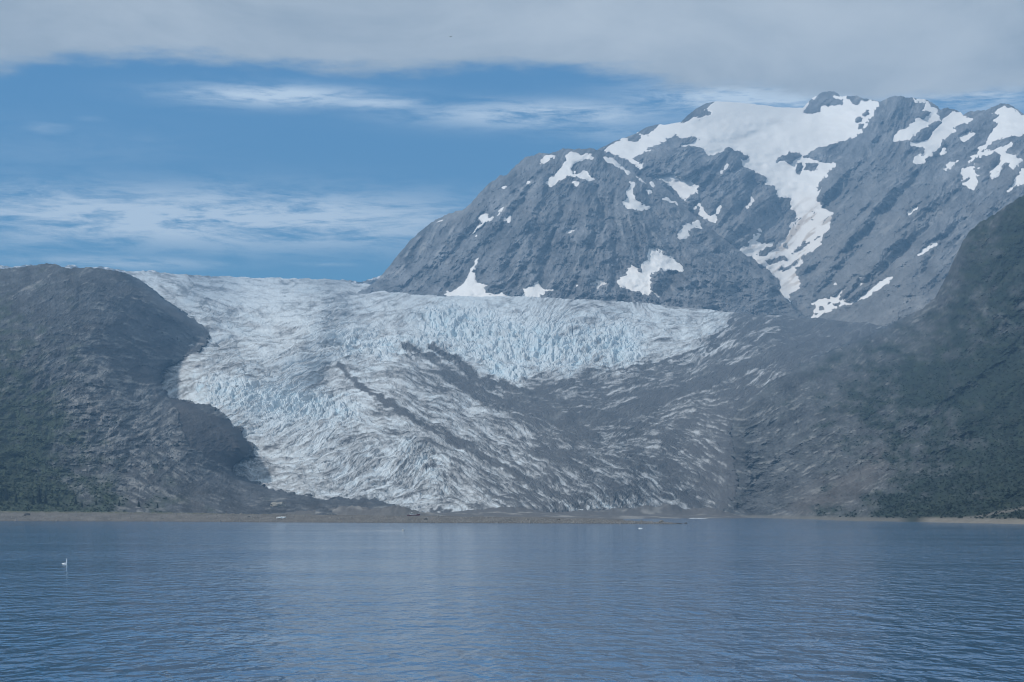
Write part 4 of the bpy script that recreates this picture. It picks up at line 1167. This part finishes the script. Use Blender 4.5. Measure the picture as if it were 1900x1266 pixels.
SPR = [(72, 933, 19, 'tallest dark spruce standing alone above the left beach'), (85, 934, 12, 'shorter dark spruce just right of the tallest one'), (62, 936, 10, 'short dark spruce just left of the tallest one'),
       (140, 936, 9, 'dark spruce left of two small spruces in the middle of the tree line'), (152, 940, 7, 'small bushy spruce at the top of the beach, middle of the tree line'),
       (12, 928, 13, 'dark spruce nearest the left edge of the picture'), (30, 932, 10, 'second spruce from the left edge of the picture'), (178, 938, 7, 'fourth spruce from the right end of the tree line'),
       (222, 940, 7, 'third spruce from the right end of the tree line'), (258, 941, 8, 'second spruce from the right end of the tree line'), (292, 943, 6, 'rightmost little spruce of the tree line'), (108, 939, 8, 'small spruce next right after the pair around the tallest spruce')]
for i, (px, py, h, lab) in enumerate(SPR):
    spruce(300 + i, h * 1.05, h * .27, lab, hill_point(LV, px, py) - Vector((0, 0, .3)))


# uncountable scrub: leafy clumps over the hills
def scrub(name, label, V, vg, n, seed, ymax, size, choose):
    rg = np.random.default_rng(seed)
    Q = V.reshape(-1, 3); w = vg.ravel().copy()
    qx = Q[:, 0] / Q[:, 1] * F + 950; qy = YH - (Q[:, 2] - HCAM) / Q[:, 1] * F
    w = np.where((w > .45) & (Q[:, 2] > 3), w, 0) * choose(qx, qy)
    w = w / w.sum()
    pick = rg.choice(len(Q), n, p=w)
    base = Q[pick] + rg.normal(0, 1.2, (n, 3)) * np.array([1, 1, 0])
    s = rg.uniform(size[0], size[1], n) * rg.uniform(.7, 1.2, n)
    leaves = 16
    V_, F_ = [], []
    d = rg.normal(0, 1, (n, leaves, 3)); d /= np.linalg.norm(d, axis=2, keepdims=True)
    d[..., 2] = np.abs(d[..., 2])
    cen = base[:, None] + d * (s[:, None, None] * np.array([.75, .75, .7])) * rg.uniform(.55, 1, (n, leaves, 1))
    t1 = rg.normal(0, 1, (n, leaves, 3)); t1 /= np.linalg.norm(t1, axis=2, keepdims=True)
    t2 = np.cross(t1, d); t2 /= np.linalg.norm(t2, axis=2, keepdims=True) + 1e-9
    k = (s[:, None, None] * rg.uniform(.28, .5, (n, leaves, 1)))
    a = cen + t1 * k; b = cen - t1 * k * .5 + t2 * k * .8; c = cen - t1 * k * .5 - t2 * k * .8
    verts = np.stack([a, b, c], 2).reshape(-1, 3)
    tris = np.arange(len(verts)).reshape(-1, 3)
    o = mesh_np(name, verts, tris, M_scrub if name == 'scrub' else M_thicket, None, None, False)
    o['kind'] = 'stuff'; o['label'] = label; o['category'] = 'scrub'


scrub('scrub', 'dense low green alder scrub covering the right hillside', RV, RVEG, 8000, 21, 0, (.8, 1.9), lambda x, y: sst(y, 560, 900) + .15)
scrub('thicket', 'dark green alder thicket along the foot of the left hill', LV, LVEG, 2600, 22, 0, (1.0, 2.4), lambda x, y: sst(y, 780, 930) * sst(x, 420, 250))

# stones and stranded ice on the beach
m = boulder_mesh('ice_block', 4.0, 2.5, 1.5, 4, 3, .35, .1)
for v in m.vertices:
    if v.co.z > 1.05: v.co.x *= 1.12; v.co.z = 1.05 + (v.co.z - 1.05) * .5
o = link('ice_block', m, M_ice_small); o.location = at_shore(522, 1610) + Vector((0, 0, .5)); tag(o, 'pale stranded ice block sitting on the gravel beach below the dark moraine', 'ice')
o = link('rock_outcrop', boulder_mesh('rock_outcrop', 9, 6, 5, 9, 3, .4, .2), M_pale_rock); o.location = hill_point(LV, 515, 940) - Vector((0, 4, 1.0)); tag(o, 'pale angular boulder on the dark slope above the stranded ice', 'boulder')
for px, Y, s, mat, lab in ((50, 1850, 2.2, M_dark_rock, 'dark boulder on the left end of the beach'), (1272, 1388, .9, M_dark_rock, 'dark stone poking from the water off the spit tip'),
                           (1258, 1395, .6, M_dark_rock, 'smaller dark stone between the spit tip and the outermost stone'), (1228, 1402, 1.3, M_rock_mid, 'low brown stone heap on the tip of the spit'),
                           (460, 1660, 1.1, M_rock_mid, 'grey stone on the beach left of the stranded ice'), (1035, 1475, 1.0, M_dark_rock, 'dark stone on the spit crest in front of the moraine'),
                           (945, 1500, 1.0, M_rock_mid, 'grey stone midway along the gravel spit'), (790, 1530, 1.1, M_dark_rock, 'dark stone on the spit below the boat')):
    o = link('boulder', boulder_mesh('boulder', s * 1.5, s * 1.2, s, int(px), 2, .3, .2), mat)
    p = at_shore(px, Y); p.z = max(p.z, -.15) - .1; o.location = p
    tag(o, lab, 'boulder', 'stones along the spit')


# loose stones on the spit, too many and too small to count
def stones():
    rg = np.random.default_rng(77); n = 2600
    px = rg.uniform(-60, 1255, n); Yw = 30400 / (wl_px(px) - 950)
    Y = Yw + np.abs(rg.normal(0, 1, n)) * np.interp(px, [0, 700, 1200], [90, 80, 28]) + 2
    z = shore_z(px, Y)
    k = z > .1; px, Y, z = px[k], Y[k], z[k]; n = len(px)
    s = rg.uniform(.25, .7, n) * (1 + (rg.random(n) < .05) * 1.2)
    d = np.array([(1, 0, 0), (-1, 0, 0), (0, 1, 0), (0, -1, 0), (0, 0, 1), (0, 0, -.5)], float)
    V = np.stack([(px - 950) / F * Y, Y, z], -1)[:, None] + d[None] * s[:, None, None] * rg.uniform(.6, 1.4, (n, 6, 1)) * np.array([1.3, 1.2, .8])
    t = np.array([(0, 2, 4), (2, 1, 4), (1, 3, 4), (3, 0, 4), (2, 0, 5), (1, 2, 5), (3, 1, 5), (0, 3, 5)])
    tri = (np.arange(n)[:, None, None] * 6 + t[None]).reshape(-1, 3)
    o = mesh_np('stones', V.reshape(-1, 3), tri, M_rock_mid, None, None, False)
    o['kind'] = 'stuff'; o['label'] = 'countless small grey stones strewn over the gravel spit'; o['category'] = 'stones'


stones()


# boat behind the spit
def boat():
    px, Y = 767, 1905
    z0 = 3.6
    t = thing('fishing_boat', 'small white and dark red fishing boat with a mast behind the gravel spit', 'boat', ((px - 950) / F * Y, Y, z0), R(6))
    Lh, B = 11.5, 3.4
    V, Fc = [], []
    n = 9
    for i in range(n):
        u = i / (n - 1); x = (u - .5) * Lh
        w = B / 2 * (1 - max(0, (u - .55) / .45) ** 2.2) * (.86 + .14 * min(1, u * 4)); sheer = 1.7 + .9 * max(0, u - .4) ** 1.5 * 2
        for yy, zz in ((0, .0), (.62 * w, .15), (w, .95), (w * 1.03, sheer), (w * .9, sheer), (0, sheer - .25)):
            V.append((x + (zz * .25 if u > .9 else 0), yy, zz))
        for yy, zz in ((.9 * w, sheer), (w * 1.03, sheer), (w, .95), (.62 * w, .15)):
            V.append((x + (zz * .25 if u > .9 else 0), -yy, zz))
    k = 10
    for i in range(n - 1):
        for j in range(k):
            j2 = (j + 1) % k
            Fc.append((i * k + j, (i + 1) * k + j, (i + 1) * k + j2, i * k + j2))
    Fc.append(tuple(range(k))); Fc.append(tuple(range((n - 1) * k + k - 1, (n - 1) * k - 1, -1)))
    link('hull', pyd('hull', V, Fc), M_red, t)
    link('waterline_stripe', pyd('waterline_stripe', *join([boxm(-.5, 1.78, .45, 9.4, .06, .35), boxm(-.5, -1.78, .45, 9.4, .06, .35)])), M_white, t)
    cab = link('cabin', pyd('cabin', *join([boxm(-1.5, 0, 2.5, 3.6, 2.3, 1.7, .93), boxm(-1.5, 0, 3.42, 4.1, 2.6, .14)])), M_white, t)
    for s in (-1, 1):
        for wx in (-2.5, -1.4, -.4):
            link('window', pyd('window', *boxm(wx, s * 1.125, 2.85, .7, .05, .55)), M_dkgl, cab)
    link('foredeck_house', pyd('foredeck_house', *boxm(2.0, 0, 2.1, 2.2, 1.9, .9, .9)), M_white, t)
    v, f = tube([(-.2, 0, 3.4), (-.2, 0, 7.4)], [.09, .05]); link('mast', pyd('mast', v, f), M_dkgl, t)
    v, f = tube([(-.2, 0, 4.2), (-3.9, 0, 5.4)], [.06, .04]); link('boom', pyd('boom', v, f), M_dkgl, t)
    link('radar_dome', pyd('radar_dome', *boxm(-1.4, 0, 3.75, .9, .9, .5, .6)), M_white, t)
    v, f = tube([(5.0, .9, 2.3), (5.0, .9, 3.1), (5.9, 0, 3.3), (5.0, -.9, 3.1), (5.0, -.9, 2.3)], [.04] * 5); link('bow_rail', pyd('bow_rail', v, f), M_white, t)


boat()


# ice and birds on the water
def floe(px, py, w, h, lab, seed, spike=False):
    Y = F * HCAM / (py - YH)
    me = boulder_mesh('ice_fragment', w / 2, w / 3, h, seed, 3, .45, .1)
    t = link('ice_fragment', me, M_ice_small); t.location = ((px - 950) / F * Y, Y, -.06)
    tag(t, lab, 'ice', 'ice fragments adrift')
    if spike:
        bm = bmesh.new(); bm.from_mesh(me)
        pts = [((.26, 0, .05), .12), ((.30, .02, .35), .085), ((.32, .0, .6), .06), ((.35, 0, .92), .015)]
        v, f = tube([p for p, _ in pts], [r for _, r in pts], 7)
        bv = [bm.verts.new(x) for x in v]
        for q in f: bm.faces.new([bv[i] for i in q])
        bm.to_mesh(me); bm.free()


floe(120, 1046, .75, .16, 'small white ice fragment with an upright spike near the left edge', 51, True)
floe(1188, 981, 1.8, .4, 'small white ice fragment floating off the tip of the spit', 52)
floe(1292, 962.2, 24, .5, 'flat white ice raft at the lagoon shore, left one', 53)
floe(1345, 961.6, 20, .4, 'flat white ice raft at the lagoon shore, right one', 54)
floe(1084, 959.8, 9, 1.8, 'pale ice lump lying before the dark moraine foot', 55)
floe(1045, 960.2, 8, 1.0, 'flatter pale ice lump left of the lump at the moraine foot', 56)


def bird(name, label, loc, rz, size, mat, raised, group=None, wingmat=None):
    t = thing(name, label, 'bird', loc, rz, group)
    s = size
    pts = [(-.5, 0, .02), (-.36, 0, .06), (-.1, 0, .10), (.15, 0, .12), (.32, 0, .2), (.40, 0, .30), (.47, 0, .30), (.58, 0, .27)]
    rad = [.02, .07, .13, .11, .055, .06, .05, .008]
    v, f = tube([Vector(p) * s for p in pts], [r * s for r in rad], 8)
    link('body', pyd('body', v, f, True), mat, t)
    for sg in (-1, 1):
        up = math.sin(R(raised)); out = math.cos(R(raised))
        root = [(-.18, sg * .08, .14), (.16, sg * .08, .15)]
        mid = [(-.22, sg * (.08 + .38 * out), .14 + .38 * up), (.14, sg * (.08 + .38 * out), .15 + .38 * up)]
        tip = [(-.30, sg * (.08 + .85 * out), .12 + .8 * up), (-.20, sg * (.08 + .9 * out), .13 + .82 * up)]
        V = [Vector(p) * s for p in root + mid + tip]; V2 = [x + Vector((0, 0, -.025 * s)) for x in V]
        Fc = [(0, 1, 3, 2), (2, 3, 5, 4), (6, 8, 9, 7), (8, 10, 11, 9), (0, 2, 8, 6), (2, 4, 10, 8), (1, 7, 9, 3), (3, 9, 11, 5), (4, 5, 11, 10), (0, 6, 7, 1)]
        link('wing', pyd('wing', V + V2, Fc), wingmat or mat, t)
    return t


Yb = F * HCAM / (985.5 - YH)
bird('water_bird', 'dark water bird with raised pale wings splashing at the end of a wake', ((748 - 950) / F * Yb, Yb, .02), R(10), 1.1, M_dkbird, 48, None, M_whbird)
# its wake: a low line of foam on the surface
V, Fc = [], []
rgw = random.Random(5)
for i in range(60):
    u = i / 59; x = (625 + 125 * u - 950) / F * Yb
    w = .35 + .5 * u + rgw.uniform(-.15, .15); h = .03 + .035 * rgw.random()
    V += [(x, Yb - w, .004), (x, Yb, .004 + h), (x, Yb + w, .004)]
    if i: Fc += [(3 * i - 3, 3 * i, 3 * i + 1, 3 * i - 2), (3 * i - 2, 3 * i + 1, 3 * i + 2, 3 * i - 1)]
o = link('foam_wake', pyd('foam_wake', V, Fc), M_foam); o['kind'] = 'stuff'; tag(o, 'thin pale foam wake trailing left of the splashing bird', 'foam')
Yb = F * HCAM / (976.5 - YH)
bird('water_bird', 'tiny dark bird resting on the water close under the spit', ((725 - 950) / F * Yb, Yb, .02), R(170), .9, M_dkbird, -8)
bird('flying_bird', 'tiny dark bird flying high against the grey cloud', P(836, 69, 520), R(60), .55, M_dkbird, 18)


# meltwater stream below the gully snow
def stream():
    line = [(1460, 551), (1462, 556), (1466, 561), (1465, 566), (1468, 571), (1472, 577), (1473, 582), (1471, 587)]
    Q = MV.reshape(-1, 3); qx = MPX.ravel(); qy = MPY.ravel()
    V, Fc = [], []
    dense = []
    for (a, b), (c, d) in zip(line[:-1], line[1:]):
        for k in range(4): dense.append((a + (c - a) * k / 4, b + (d - b) * k / 4))
    for i, (x, y) in enumerate(dense):
        j = int(np.argmin((qx - x) ** 2 + (qy - y) ** 2)); p = Q[j]
        w = 1.6 + 1.2 * math.sin(i * 1.7) ** 2
        xx = p[0] + (x - qx[j]) / F * p[1]
        V += [(xx - w, p[1] - 5, p[2] + 1.2), (xx, p[1] - 6.5, p[2] + 1.9), (xx + w, p[1] - 5, p[2] + 1.2)]
        if i: Fc += [(3 * i - 3, 3 * i - 2, 3 * i + 1, 3 * i), (3 * i - 2, 3 * i - 1, 3 * i + 2, 3 * i + 1)]
    o = link('waterfall', pyd('waterfall', V, Fc), M_fall)
    setting(o, 'thin white meltwater stream below the gully snow')


stream()

# ------------------------------------------------------------------ haze
def haze():
    v, f = boxm(0, 4900, 1025, 18000, 14000, 2068)
    me = pyd('haze', v, f)
    m = bpy.data.materials.new('haze_air'); m.use_nodes = True
    t = m.node_tree; t.nodes.clear()
    o_ = t.nodes.new('ShaderNodeOutputMaterial'); pv = t.nodes.new('ShaderNodeVolumePrincipled')
    pv.inputs['Color'].default_value = (.31, .60, 1.0, 1)
    pv.inputs['Density'].default_value = 9.6e-5
    pv.inputs['Anisotropy'].default_value = 0.0
    t.links.new(pv.outputs[0], o_.inputs['Volume'])
    o = link('haze', me, m)
    o['kind'] = 'stuff'; o['label'] = 'thin blue summer haze filling the valley air'


haze()
